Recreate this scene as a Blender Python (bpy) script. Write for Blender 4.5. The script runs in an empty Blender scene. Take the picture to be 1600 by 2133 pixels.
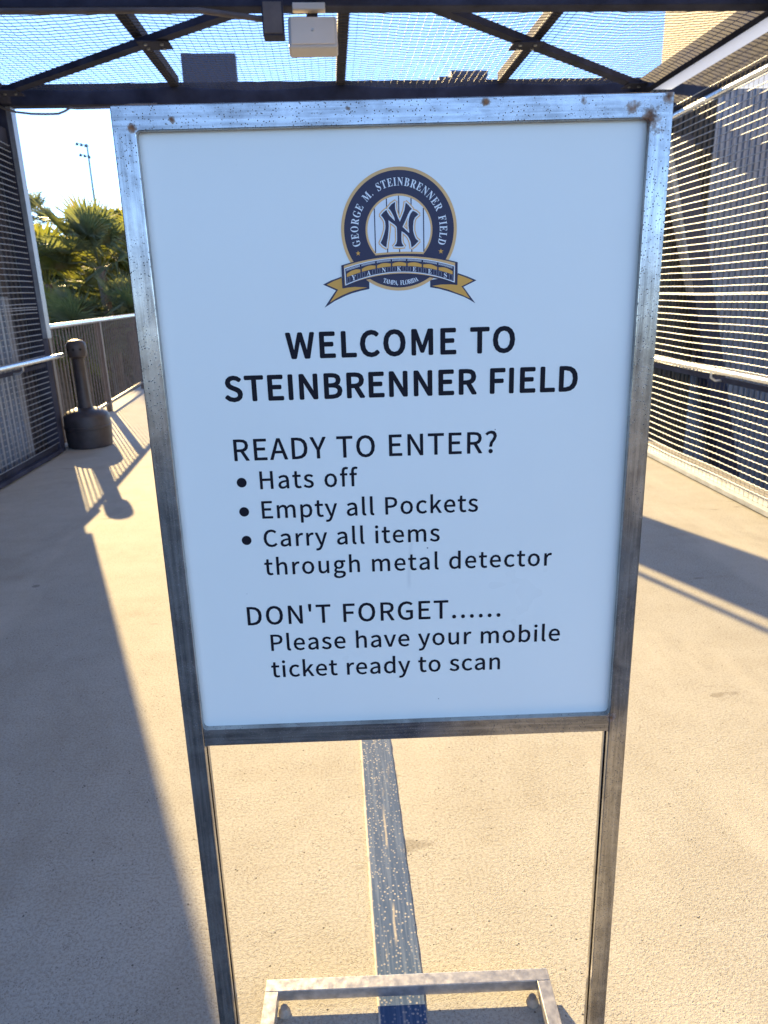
import bpy, math, json, random
import numpy as np
from mathutils import Vector, Matrix, geometry

R = math.radians
scene = bpy.context.scene
COL = scene.collection

# ------------------------------------------------------------------ camera
cam_d = bpy.data.cameras.new('camera')
cam = bpy.data.objects.new('camera', cam_d)
COL.objects.link(cam)
cam.matrix_world = Matrix(((0.99704, 0.04759, -0.06026, 0.0),
                           (-0.07088, 0.29313, -0.95344, 0.0),
                           (-0.02771, 0.95489, 0.29564, 1.30),
                           (0, 0, 0, 1)))
cam_d.sensor_fit = 'HORIZONTAL'
cam_d.sensor_width = 7.42
cam_d.lens = 7.42 * 1479 / 1600
cam_d.clip_start = 0.02
cam_d.clip_end = 2000
cam_d.dof.use_dof = True
cam_d.dof.focus_distance = 0.93
cam_d.dof.aperture_fstop = 3.4
scene.camera = cam

# ------------------------------------------------------------------ sky, sun, exposure
SUN_EL, SUN_AZ = 20.5, -21.5            # azimuth from +Y towards +X
world = bpy.data.worlds.new("World")
scene.world = world
world.use_nodes = True
wn, wl = world.node_tree.nodes, world.node_tree.links
wn.clear()
wo = wn.new('ShaderNodeOutputWorld')
bg = wn.new('ShaderNodeBackground')
sky = wn.new('ShaderNodeTexSky')
sky.sky_type = 'NISHITA'
sky.sun_disc = False
sky.sun_elevation = R(SUN_EL)
sky.sun_rotation = R(SUN_AZ)
sky.air_density = 0.48
sky.dust_density = 0.0
sky.ozone_density = 2.0
bg.inputs['Strength'].default_value = 0.15
wl.new(sky.outputs[0], bg.inputs[0])
wl.new(bg.outputs[0], wo.inputs[0])
sd = Vector((math.sin(R(SUN_AZ)) * math.cos(R(SUN_EL)), math.cos(R(SUN_AZ)) * math.cos(R(SUN_EL)), math.sin(R(SUN_EL))))
sun_d = bpy.data.lights.new('sun', 'SUN')
sun_d.energy = 5.0
sun_d.angle = R(0.5)
sun_d.color = (1.0, 0.725, 0.345)
sun = bpy.data.objects.new('sun', sun_d)
COL.objects.link(sun)
sun.rotation_euler = (-sd).to_track_quat('-Z', 'Y').to_euler()
sun.location = sd * 40
scene.view_settings.view_transform = 'Standard'
scene.view_settings.look = 'None'
scene.view_settings.gamma = 1
scene.view_settings.exposure = 1.84
scene.cycles.max_bounces = 8
scene.cycles.use_denoising = True

# ------------------------------------------------------------------ helpers
class MB:
    def __init__(s):
        s.v, s.f, s.m = [], [], []

    def add(s, vs, fs, m=0):
        k = len(s.v)
        s.v.extend([tuple(p) for p in vs])
        s.f.extend([tuple(i + k for i in f) for f in fs])
        s.m.extend([m] * len(fs))
        return s

    def box(s, a, b, m=0, M=None):
        x0, y0, z0 = a
        x1, y1, z1 = b
        vs = [Vector(p) for p in ((x0, y0, z0), (x1, y0, z0), (x1, y1, z0), (x0, y1, z0), (x0, y0, z1), (x1, y0, z1), (x1, y1, z1), (x0, y1, z1))]
        if M is not None:
            vs = [M @ p for p in vs]
        return s.add(vs, [(3, 2, 1, 0), (4, 5, 6, 7), (0, 1, 5, 4), (1, 2, 6, 5), (2, 3, 7, 6), (3, 0, 4, 7)], m)

    def beam(s, p, q, w, h, m=0, up=(0, 0, 1)):
        p, q = Vector(p), Vector(q)
        d = (q - p).normalized()
        x = d.cross(Vector(up)).normalized()
        z = x.cross(d)
        vs = []
        for c in (p, q):
            for a, b in ((-1, -1), (1, -1), (1, 1), (-1, 1)):
                vs.append(c + x * a * w / 2 + z * b * h / 2)
        return s.add(vs, [(0, 1, 2, 3), (7, 6, 5, 4), (4, 5, 1, 0), (5, 6, 2, 1), (6, 7, 3, 2), (7, 4, 0, 3)], m)

    def tube(s, pts, r, n=10, m=0, cap=True):
        pts = [Vector(p) for p in pts]
        N = len(pts)
        rs = r if isinstance(r, (list, tuple)) else [r] * N
        vs = []
        ref = None
        for i, p in enumerate(pts):
            d = (pts[min(i + 1, N - 1)] - pts[max(i - 1, 0)]).normalized()
            if ref is None:
                ref = Vector((0, 0, 1)) if abs(d.z) < 0.9 else Vector((1, 0, 0))
            x = d.cross(ref).normalized()
            y = x.cross(d).normalized()
            ref = y
            for k in range(n):
                a = 2 * math.pi * k / n
                vs.append(p + (x * math.cos(a) + y * math.sin(a)) * rs[i])
        fs = []
        for i in range(N - 1):
            for k in range(n):
                a, b = i * n + k, i * n + (k + 1) % n
                fs.append((a, b, b + n, a + n))
        if cap:
            fs.append(tuple(range(n)))
            fs.append(tuple(range(N * n - 1, (N - 1) * n - 1, -1)))
        return s.add(vs, fs, m)

    def lathe(s, prof, c=(0, 0, 0), n=28, m=0):
        vs, fs = [], []
        for r, z in prof:
            for k in range(n):
                a = 2 * math.pi * k / n
                vs.append((c[0] + r * math.cos(a), c[1] + r * math.sin(a), c[2] + z))
        for i in range(len(prof) - 1):
            for k in range(n):
                a, b = i * n + k, i * n + (k + 1) % n
                fs.append((a, b, b + n, a + n))
        fs.append(tuple(reversed(range(n))))
        fs.append(tuple(range((len(prof) - 1) * n, len(prof) * n)))
        return s.add(vs, fs, m)

    def prism(s, poly, z0, z1, fn, m=0):
        n = len(poly)
        vs = [fn(x, y, z0) for x, y in poly] + [fn(x, y, z1) for x, y in poly]
        fs = [(i, (i + 1) % n, (i + 1) % n + n, i + n) for i in range(n)]
        fs += [tuple(reversed(range(n))), tuple(range(n, 2 * n))]
        return s.add(vs, fs, m)

    def poly(s, loops, fn, m=0):
        lv = [[Vector((x, y, 0)) for x, y in l] for l in loops]
        tri = geometry.tessellate_polygon(lv)
        flat = [p for l in lv for p in l]
        fs = []
        for t in tri:
            a, b, c = (flat[i] for i in t)
            if (b - a).cross(c - a).z < 0:
                t = (t[0], t[2], t[1])
            fs.append(tuple(t))
        return s.add([fn(p.x, p.y) for p in flat], fs, m)

    def build(s, name, mats, parent=None, smooth=False, bevel=0, xf=None):
        me = bpy.data.meshes.new(name)
        vs = s.v if xf is None else [tuple(xf @ Vector(p)) for p in s.v]
        me.from_pydata(vs, [], s.f)
        if not isinstance(mats, (list, tuple)):
            mats = [mats]
        for q in mats:
            me.materials.append(q)
        if len(mats) > 1:
            me.polygons.foreach_set('material_index', s.m)
        if smooth:
            me.polygons.foreach_set('use_smooth', [True] * len(me.polygons))
            try:
                me.set_sharp_from_angle(angle=R(40))
            except Exception:
                pass
        me.update()
        o = bpy.data.objects.new(name, me)
        COL.objects.link(o)
        if parent is not None:
            o.parent = parent
        if bevel:
            b = o.modifiers.new('bevel', 'BEVEL')
            b.width = bevel
            b.segments = 2
            b.limit_method = 'ANGLE'
            b.harden_normals = False
        return o


def tag(o, label=None, cat=None, group=None, kind=None):
    if label: o['label'] = label
    if cat: o['category'] = cat
    if group: o['group'] = group
    if kind: o['kind'] = kind
    return o


def empty(name, loc, label, cat, rz=0, group=None):
    o = bpy.data.objects.new(name, None)
    o.empty_display_size = 0.2
    COL.objects.link(o)
    o.location = loc
    o.rotation_euler = (0, 0, rz)
    return tag(o, label, cat, group)


def wires(lines, r, a1, a2, n=4):
    """lines: array (L, P, 3); a round wire of n sides along each; a1, a2 span the cross-section."""
    lines = np.asarray(lines, float)
    L, P, _ = lines.shape
    a1, a2 = np.array(a1, float), np.array(a2, float)
    ang = np.arange(n) * 2 * math.pi / n + math.pi / n
    off = r * (np.cos(ang)[:, None] * a1 + np.sin(ang)[:, None] * a2)
    v = (lines[:, :, None, :] + off[None, None]).reshape(-1, 3)
    base = (np.arange(L) * P * n)[:, None, None] + (np.arange(P - 1) * n)[None, :, None]
    k = np.arange(n)[None, None, :]
    k2 = (k + 1) % n
    f = np.stack([base + k, base + k2, base + k2 + n, base + k + n], -1).reshape(-1, 4)
    return v, f


def wire_object(name, sets, mats, parent=None):
    vs, fs, k = [], [], 0
    for v, f in sets:
        vs.append(v)
        fs.append(f + k)
        k += len(v)
    v, f = np.concatenate(vs), np.concatenate(fs)
    me = bpy.data.meshes.new(name)
    me.vertices.add(len(v))
    me.vertices.foreach_set('co', v.ravel())
    me.loops.add(f.size)
    me.loops.foreach_set('vertex_index', f.ravel().astype(np.int32))
    me.polygons.add(len(f))
    me.polygons.foreach_set('loop_start', (np.arange(len(f)) * 4).astype(np.int32))
    me.polygons.foreach_set('loop_total', np.full(len(f), 4, np.int32))
    me.polygons.foreach_set('use_smooth', np.ones(len(f), bool))
    me.update(calc_edges=True)
    me.validate()
    for q in mats:
        me.materials.append(q)
    me.polygons.foreach_set('material_index', np.concatenate([np.full(len(q[1]), i, np.int32) for i, q in enumerate(sets)]))
    o = bpy.data.objects.new(name, me)
    COL.objects.link(o)
    if parent is not None:
        o.parent = parent
    return o

# ------------------------------------------------------------------ materials
class NT:
    def __init__(s, name):
        s.mat = bpy.data.materials.new(name)
        s.mat.use_nodes = True
        s.n, s.l = s.mat.node_tree.nodes, s.mat.node_tree.links
        s.b = s.n['Principled BSDF']
        s.co = s.n.new('ShaderNodeTexCoord').outputs['Object']

    def put(s, sock, v):
        if hasattr(v, 'is_output'):
            s.l.new(v, sock)
        elif isinstance(v, tuple) and len(v) == 3 and sock.type == 'RGBA':
            sock.default_value = (*v, 1)
        else:
            sock.default_value = v

    def map(s, scale=(1, 1, 1), rot=(0, 0, 0), loc=(0, 0, 0)):
        m = s.n.new('ShaderNodeMapping')
        s.l.new(s.co, m.inputs[0])
        m.inputs['Scale'].default_value = scale
        m.inputs['Rotation'].default_value = rot
        m.inputs['Location'].default_value = loc
        return m.outputs[0]

    def noise(s, scale, detail=3, rough=.55, vec=None, dist=0):
        t = s.n.new('ShaderNodeTexNoise')
        s.l.new(vec or s.co, t.inputs['Vector'])
        t.inputs['Scale'].default_value = scale
        t.inputs['Detail'].default_value = detail
        t.inputs['Roughness'].default_value = rough
        t.inputs['Distortion'].default_value = dist
        return t.outputs[0]

    def voro(s, scale, vec=None, feature='F1', out='Distance'):
        t = s.n.new('ShaderNodeTexVoronoi')
        t.feature = feature
        s.l.new(vec or s.co, t.inputs['Vector'])
        t.inputs['Scale'].default_value = scale
        return t.outputs[out]

    def ramp(s, v, *stops):
        r = s.n.new('ShaderNodeValToRGB')
        s.l.new(v, r.inputs[0])
        e = r.color_ramp.elements
        while len(e) < len(stops):
            e.new(.5)
        for i, (p, c) in enumerate(stops):
            e[i].position = p
            e[i].color = (c, c, c, 1) if isinstance(c, (int, float)) else (*c, 1)
        return r.outputs[0]

    def mix(s, f, a, b, mode='MIX'):
        m = s.n.new('ShaderNodeMix')
        m.data_type = 'RGBA'
        m.blend_type = mode
        s.put(m.inputs[0], f)
        s.put(m.inputs[6], a)
        s.put(m.inputs[7], b)
        return m.outputs[2]

    def math(s, op, a, b=0.0, c=None):
        m = s.n.new('ShaderNodeMath')
        m.operation = op
        s.put(m.inputs[0], a)
        s.put(m.inputs[1], b)
        if c is not None: s.put(m.inputs[2], c)
        return m.outputs[0]

    def bump(s, h, strength=.3, dist=.002, normal=None):
        b = s.n.new('ShaderNodeBump')
        b.inputs['Strength'].default_value = strength
        b.inputs['Distance'].default_value = dist
        s.l.new(h, b.inputs['Height'])
        if normal is not None: s.l.new(normal, b.inputs['Normal'])
        s.l.new(b.outputs[0], s.b.inputs['Normal'])
        return b.outputs[0]

    def set(s, **k):
        nm = dict(color='Base Color', rough='Roughness', metal='Metallic', spec='Specular IOR Level', coat='Coat Weight', coat_rough='Coat Roughness', emit='Emission Color', emit_s='Emission Strength')
        for a, v in k.items():
            s.put(s.b.inputs[nm[a]], v)
        return s


def simple(name, color, rough=.5, metal=0.0, var=.18, scale=8, bump=0.0, spec=.5):
    t = NT(name)
    n = t.noise(scale, 4)
    dark = tuple(c * (1 - var) for c in color)
    lite = tuple(min(1, c * (1 + var)) for c in color)
    t.set(color=t.mix(t.ramp(n, (.3, 0.0), (.7, 1.0)), dark, lite), rough=t.ramp(n, (.2, max(0.02, rough - .08)), (.8, min(1, rough + .08))), metal=metal, spec=spec)
    if bump: t.bump(t.noise(scale * 6, 4), bump, .002)
    return t.mat


def m_concrete():
    t = NT('broomed_concrete')
    big = t.noise(.55, 5, .6)
    mid = t.noise(5, 5, .65)
    streak = t.noise(1.0, 4, .6, t.map((1.4, 9, 1)))
    fine = t.noise(150, 3, .7)
    grit = t.noise(330, 2, .6)
    c = t.mix(t.ramp(big, (.3, 0.0), (.72, 1.0)), CONC_A, CONC_B)
    c = t.mix(t.ramp(mid, (.34, .22), (.62, 0.0)), c, (.27, .245, .20))
    c = t.mix(t.ramp(streak, (.5, 0.0), (.75, .18)), c, (.30, .265, .21))
    c = t.mix(t.ramp(fine, (.36, .50), (.56, 0.0)), c, (.20, .175, .14))
    c = t.mix(t.ramp(grit, (.56, 0.0), (.72, .38)), c, (.70, .66, .57))
    # exposed dark grains, thicker in some patches than in others
    gr = t.math('MULTIPLY', t.ramp(t.voro(210), (.17, 1.0), (.30, 0.0)), t.ramp(t.noise(14, 4, .6), (.40, 0.0), (.66, .75)))
    c = t.mix(gr, c, (.10, .088, .07))
    pm = t.math('MULTIPLY', t.ramp(t.voro(75), (.12, 1.0), (.19, 0.0)), t.ramp(t.noise(30, 2), (.57, 0.0), (.64, .9)))
    c = t.mix(pm, c, (.04, .036, .03))
    scuff = t.ramp(t.noise(2.6, 4, .6, t.map((1.0, 2.6, 1), (0, 0, .5))), (.665, 0.0), (.70, .42))
    c = t.mix(scuff, c, (.14, .12, .095))
    gum = t.math('MULTIPLY', t.ramp(t.voro(2.3), (.035, 1.0), (.048, 0.0)), .55)
    c = t.mix(gum, c, (.075, .07, .06))
    stain = t.math('MULTIPLY', t.ramp(t.noise(1.1, 6, .62, t.map((1.2, .8, 1), (0, 0, .3), (3.1, 1.7, 0)), 1.2), (.54, 0.0), (.66, .26)), 1.0)
    c = t.mix(stain, c, (.24, .215, .175))
    worn = t.ramp(t.noise(.9, 5, .6, t.map((2.2, .5, 1), (0, 0, 0), (5, 2, 0))), (.56, 0.0), (.68, .30))
    c = t.mix(worn, c, (.60, .575, .51))
    t.set(color=c, rough=.86, spec=.2)
    h = t.math('ADD', fine, t.math('MULTIPLY', grit, .6))
    h = t.math('SUBTRACT', h, t.math('MULTIPLY', t.math('MAXIMUM', pm, gr), .9))
    t.bump(h, .6, .0022)
    return t.mat


def m_line():
    t = NT('worn_blue_paint')
    sx = t.n.new('ShaderNodeSeparateXYZ')
    t.l.new(t.co, sx.inputs[0])
    patch = t.noise(9, 3, .6, t.map((1, .5, 1)))
    dots = t.math('MULTIPLY', t.ramp(t.voro(120), (.17, 1.0), (.32, 0.0)), t.ramp(patch, (.33, 0.0), (.60, .85)))
    stre = t.ramp(t.noise(4, 5, .65, t.map((34, 1.0, 1))), (.46, 0.0), (.66, .75))
    c = t.mix(stre, (.048, .092, .20), (.135, .19, .31))
    wear = t.ramp(t.noise(22, 5, .7, t.map((1.6, .35, 1))), (.60, 0.0), (.68, .5))
    c = t.mix(wear, c, (.30, .285, .27))
    c = t.mix(dots, c, (.56, .53, .49))
    crack = t.math('MULTIPLY', t.ramp(t.math('ABSOLUTE', t.math('SUBTRACT', t.math('ADD', sx.outputs[0], t.math('MULTIPLY', t.noise(7, 3), .012)), .079)), (.0008, 1.0), (.0018, 0.0)), t.ramp(t.noise(3.2, 2, .5, t.map((.01, 1, 1))), (.50, 0.0), (.55, .65)))
    c = t.mix(crack, c, (.62, .56, .46))
    edge = t.math('MULTIPLY', t.ramp(t.math('ADD', sx.outputs[0], t.math('MULTIPLY', t.noise(30, 3), .003)), (.0282, 1.0), (.0300, 0.0)), t.ramp(t.noise(12, 3), (.36, .25), (.46, 1.0)))  # pale left margin: bare sealant edge with the sun's highlight on it painted in
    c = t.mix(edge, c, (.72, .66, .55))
    t.set(color=c, rough=t.ramp(t.noise(90, 3), (.3, .5), (.7, .8)), spec=.12)
    t.bump(t.math('ADD', t.math('MULTIPLY', t.noise(90, 2, .5), .6), dots), .16, .0010)
    return t.mat


def m_chrome():
    t = NT('weathered_chrome_steel')
    smear = t.noise(4.5, 5, .6, t.map((1, 1, .35)))
    fine = t.noise(160, 3, .7)
    cloud = t.noise(22, 5, .65, dist=.6)
    c = t.mix(t.ramp(cloud, (.38, 0.0), (.62, 1.0)), (.26, .248, .24), (.43, .415, .40))
    sx = t.n.new('ShaderNodeSeparateXYZ')
    t.l.new(t.co, sx.inputs[0])
    horiz = t.math('MAXIMUM', t.ramp(t.math('MULTIPLY', sx.outputs[2], .5), (.7360, 0.0), (.7372, 1.0)), t.math('MULTIPLY', t.math('LESS_THAN', t.math('ABSOLUTE', t.math('SUBTRACT', sx.outputs[2], .7214)), .0124), t.math('LESS_THAN', t.math('ABSOLUTE', sx.outputs[0]), .2795)))
    s_h = t.noise(1.0, 5, .65, t.map((7, 1, 190)), .3)
    s_v = t.noise(1.0, 5, .65, t.map((190, 1, 7)), .3)
    streak = t.mix(horiz, s_v, s_h)
    c = t.mix(t.ramp(streak, (.44, 0.0), (.64, .38)), c, (.70, .68, .66))
    c = t.mix(t.ramp(streak, (.34, .26), (.46, 0.0)), c, (.16, .15, .145))
    pits = t.math('MULTIPLY', t.ramp(t.voro(300), (.12, 1.0), (.24, 0.0)), t.ramp(t.noise(9, 3), (.36, 0.0), (.50, .9)))
    c = t.mix(pits, c, (.06, .05, .04))
    # rust creeping out of the welded corners
    rust = None
    for (x, z, rad) in ((.282, 1.472, .024), (.299, 1.494, .014), (.262, 1.484, .012), (-.283, 1.477, .008), (.282, .730, .012), (.10, 1.493, .007), (-.05, 1.490, .006), (-.24, 1.484, .006), (.205, 1.493, .008)):
        d = t.n.new('ShaderNodeVectorMath')
        d.operation = 'DISTANCE'
        t.l.new(t.map((1, 0, 1)), d.inputs[0])
        d.inputs[1].default_value = (x, 0, z)
        g = t.math('SUBTRACT', 1.0, t.math('DIVIDE', d.outputs['Value'], rad * 1.25))
        g = t.math('MAXIMUM', g, 0.0)
        rust = g if rust is None else t.math('MAXIMUM', rust, g)
    rm = t.math('ADD', t.math('MULTIPLY', rust, .55), t.math('MULTIPLY', t.noise(75, 5, .75), .85))
    rmask = t.math('MULTIPLY', t.ramp(rm, (.70, 0.0), (.95, 1.0)), t.ramp(rust, (.02, 0.0), (.2, 1.0)))
    rc = t.mix(t.ramp(t.noise(140, 4), (.35, 0.0), (.65, 1.0)), (.075, .028, .012), (.30, .13, .05))
    c = t.mix(rmask, c, rc)
    haze = t.ramp(smear, (.35, .10), (.7, .24))
    rough = t.math('ADD', haze, t.math('MULTIPLY', fine, .10))
    rough = t.math('ADD', rough, t.math('MULTIPLY', t.math('MAXIMUM', pits, rmask), .5))
    t.set(color=c, rough=rough, metal=t.math('SUBTRACT', 1.0, t.math('MAXIMUM', t.math('MULTIPLY', pits, .6), rmask)))
    h = t.math('ADD', t.math('MULTIPLY', t.noise(7, 3), 1.0), t.math('MULTIPLY', t.math('MAXIMUM', pits, rmask), .10))
    brush = t.noise(3, 3, .6, t.map((400, 1, 6)))
    h = t.math('ADD', h, t.math('MULTIPLY', brush, .05))
    t.bump(h, .16, .004)
    return t.mat


def m_panel():
    t = NT('white_sign_board')
    n = t.noise(3, 4)
    c = t.mix(t.ramp(n, (.35, 0.0), (.7, 1.0)), (.895, .895, .835), (.915, .915, .86))
    sp = t.math('MULTIPLY', t.ramp(t.voro(42), (.035, 1.0), (.05, 0.0)), t.ramp(t.noise(11, 2), (.60, 0.0), (.66, .8)))
    c = t.mix(sp, c, (.10, .10, .11))
    c = t.mix(t.ramp(t.noise(2.2, 5, .6, t.map((1, 1, .5))), (.52, 0.0), (.70, .05)), c, (.62, .60, .56))
    sx = t.n.new('ShaderNodeSeparateXYZ')
    t.l.new(t.co, sx.inputs[0])
    line = t.math('ABSOLUTE', t.math('SUBTRACT', t.math('ADD', sx.outputs[0], t.math('MULTIPLY', t.noise(9, 2, .5, t.map((0, 0, 1))), .03)), .026))
    win = t.math('MULTIPLY', t.ramp(sx.outputs[2], (.925, 0.0), (.935, 1.0)), t.ramp(sx.outputs[2], (.995, 1.0), (.999, 0.0)))
    c = t.mix(t.math('MULTIPLY', t.math('MULTIPLY', t.ramp(line, (.0004, 1.0), (.0010, 0.0)), win), .16), c, (.30, .31, .33))
    t.set(color=c, rough=t.ramp(t.noise(5, 4), (.3, .26), (.7, .46)), spec=.4)
    return t.mat


def m_leaf(name, a, b, trans=.4):
    t = NT(name)
    n = t.noise(9, 3)
    c = t.mix(t.ramp(n, (.3, 0.0), (.7, 1.0)), a, b)
    c = t.mix(t.ramp(t.noise(2.2, 3), (.58, 0.0), (.68, .75)), c, (.24, .19, .085))
    t.set(color=c, rough=.38, spec=.5)
    tr = t.n.new('ShaderNodeBsdfTranslucent')
    t.l.new(t.mix(1.0, c, (1.25, 1.25, .55), 'MULTIPLY'), tr.inputs[0])
    mx = t.n.new('ShaderNodeMixShader')
    mx.inputs[0].default_value = trans
    t.l.new(t.b.outputs[0], mx.inputs[1])
    t.l.new(tr.outputs[0], mx.inputs[2])
    t.l.new(mx.outputs[0], t.n['Material Output'].inputs[0])
    return t.mat


CONC_A = (.41, .405, .375)
CONC_B = (.495, .487, .45)
M = {}
M['conc'] = m_concrete()
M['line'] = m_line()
M['chrome'] = m_chrome()
M['panel'] = m_panel()
M['ink'] = simple('black_ink', (.012, .011, .018), .6, var=.1, spec=.15)
M['cnavy'] = simple('crest_navy', (.026, .022, .058), .5, var=.06)
M['cgold'] = simple('crest_gold', (.78, .38, .06), .5, var=.08)
M['ctan'] = simple('crest_tan', (.80, .46, .18), .5, var=.08)
M['cdusk'] = simple('crest_pale_navy', (.20, .21, .27), .5, var=.06)
M['cwhite'] = simple('crest_white', (.82, .83, .84), .4, var=.03)
M['navy'] = simple('navy_painted_steel', (.046, .052, .086), .75, var=.35, scale=5, bump=.08, spec=.06)
M['wornsteel'] = simple('worn_base_steel', (.50, .49, .48), .36, .7, var=.22, scale=70)
M['galv'] = simple('galvanised_wire', (.30, .325, .37), .45, .35, var=.15, scale=30)
M['roofwire'] = simple('shade_dark_roof_wire', (.075, .066, .060), .55, .2, var=.2, scale=30)  # mesh wire darkened in colour to stand for its shaded underside
M['darkwire'] = simple('dark_thin_wire', (.05, .048, .047), .5, .2, var=.2, scale=30)
M['rail'] = simple('brushed_steel_pipe', (.58, .62, .68), .30, .8, var=.1, scale=20)
M['galvplate'] = simple('galvanised_plate', (.32, .345, .385), .45, .5, var=.2, scale=12)
M['lampbody'] = simple('pale_grey_housing', (.62, .58, .54), .5, var=.06, scale=6)
M['lamplens'] = simple('frosted_lens', (.88, .74, .60), .5, var=.06, scale=3)
M['cable'] = simple('grey_cable', (.20, .185, .18), .55)
M['black'] = simple('dark_plastic', (.050, .042, .046), .48, var=.3, scale=14)
M['hole'] = simple('dark_opening', (.004, .004, .004), .8)
M['rubber'] = simple('dirty_foot', (.38, .33, .27), .7, var=.3, scale=60)
M['bronze'] = simple('dark_bronze_steel', (.12, .102, .104), .5, var=.25, scale=9)
M['cladnavy'] = simple('navy_ribbed_cladding', (.042, .040, .054), .45, var=.25, scale=4)
M['cladgrey'] = simple('grey_ribbed_cladding', (.26, .30, .38), .40, .2, var=.2, scale=3)
M['cladbrown'] = simple('brown_ribbed_cladding', (.045, .040, .036), .55, var=.3, scale=4)
M['raker'] = simple('deep_blue_steel', (.010, .016, .055), .4, var=.2)
M['paleraker'] = simple('pale_grey_steel', (.42, .43, .44), .5, var=.15)
M['soffit'] = simple('light_grey_soffit', (.52, .58, .70), .7, var=.08, scale=2, spec=.2)
t_ = NT('translucent_eave_sheet')
t_.set(color=t_.mix(t_.ramp(t_.noise(2, 3), (.3, 0.0), (.7, 1.0)), (.56, .62, .74), (.62, .68, .80)), rough=.5)
tr_ = t_.n.new('ShaderNodeBsdfTranslucent')
tr_.inputs[0].default_value = (.66, .74, .90, 1)
mx_ = t_.n.new('ShaderNodeMixShader')
mx_.inputs[0].default_value = .8
t_.l.new(t_.b.outputs[0], mx_.inputs[1])
t_.l.new(tr_.outputs[0], mx_.inputs[2])
t_.l.new(mx_.outputs[0], t_.n['Material Output'].inputs[0])
M['soffit'] = t_.mat
M['stucco'] = simple('beige_stucco', (.62, .51, .35), .85, var=.08, scale=2, bump=.1)
M['navywall'] = simple('navy_wall', (.035, .045, .10), .6, var=.1, scale=1)
M['asphalt'] = simple('asphalt', (.07, .07, .075), .85, var=.3, scale=3, bump=.2)
M['grass'] = simple('dry_lawn', (.10, .11, .04), .9, var=.35, scale=2)
M['trunk'] = simple('palm_trunk', (.13, .10, .075), .85, var=.4, scale=14, bump=.5)
M['palm'] = m_leaf('palm_leaf', (.14, .165, .045), (.26, .255, .085), .60)
M['palmdark'] = m_leaf('dusty_palm_leaf', (.12, .145, .095), (.20, .22, .135), .55)
M['leafy'] = m_leaf('yellow_green_leaf', (.12, .14, .025), (.24, .235, .05), .5)
M['leafd'] = m_leaf('dark_leaf', (.06, .075, .028), (.12, .13, .045), .45)
M['polegreen'] = simple('pale_green_pole', (.24, .33, .29), .5, var=.05)

# ------------------------------------------------------------------ ground, walkway, painted line
GZ = -3.2
g = MB().box((-600, -600, GZ - .3), (600, 900, GZ)).build('ground', M['grass'])
tag(g, kind='structure')
g = MB().box((-60, -30, GZ + .004), (-4.2, 24, GZ + .008)).build('parking_lot', M['asphalt'])
tag(g, kind='structure')
dk = MB()
dk.prism([(-2.80, -12), (2.75, -12), (2.75, 20), (-3.50, 20), (-3.02, 11), (-2.80, 6.6)], -.35, 0, lambda x, y, z: (x, y, z))
dk = dk.build('walkway', M['conc'])
tag(dk, kind='structure')
ln = MB()
rnd = random.Random(4)
ys = [-3 + .016 * i for i in range(880)]
la = [(.024 + rnd.uniform(-.0013, .0013), y) for y in ys]
lb = [(.115 + rnd.uniform(-.0013, .0013), y) for y in reversed(ys)]
ln.prism(la + lb, .0004, .0040, lambda x, y, z: (x, y, z))
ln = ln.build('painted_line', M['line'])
tag(ln, kind='structure')

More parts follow.
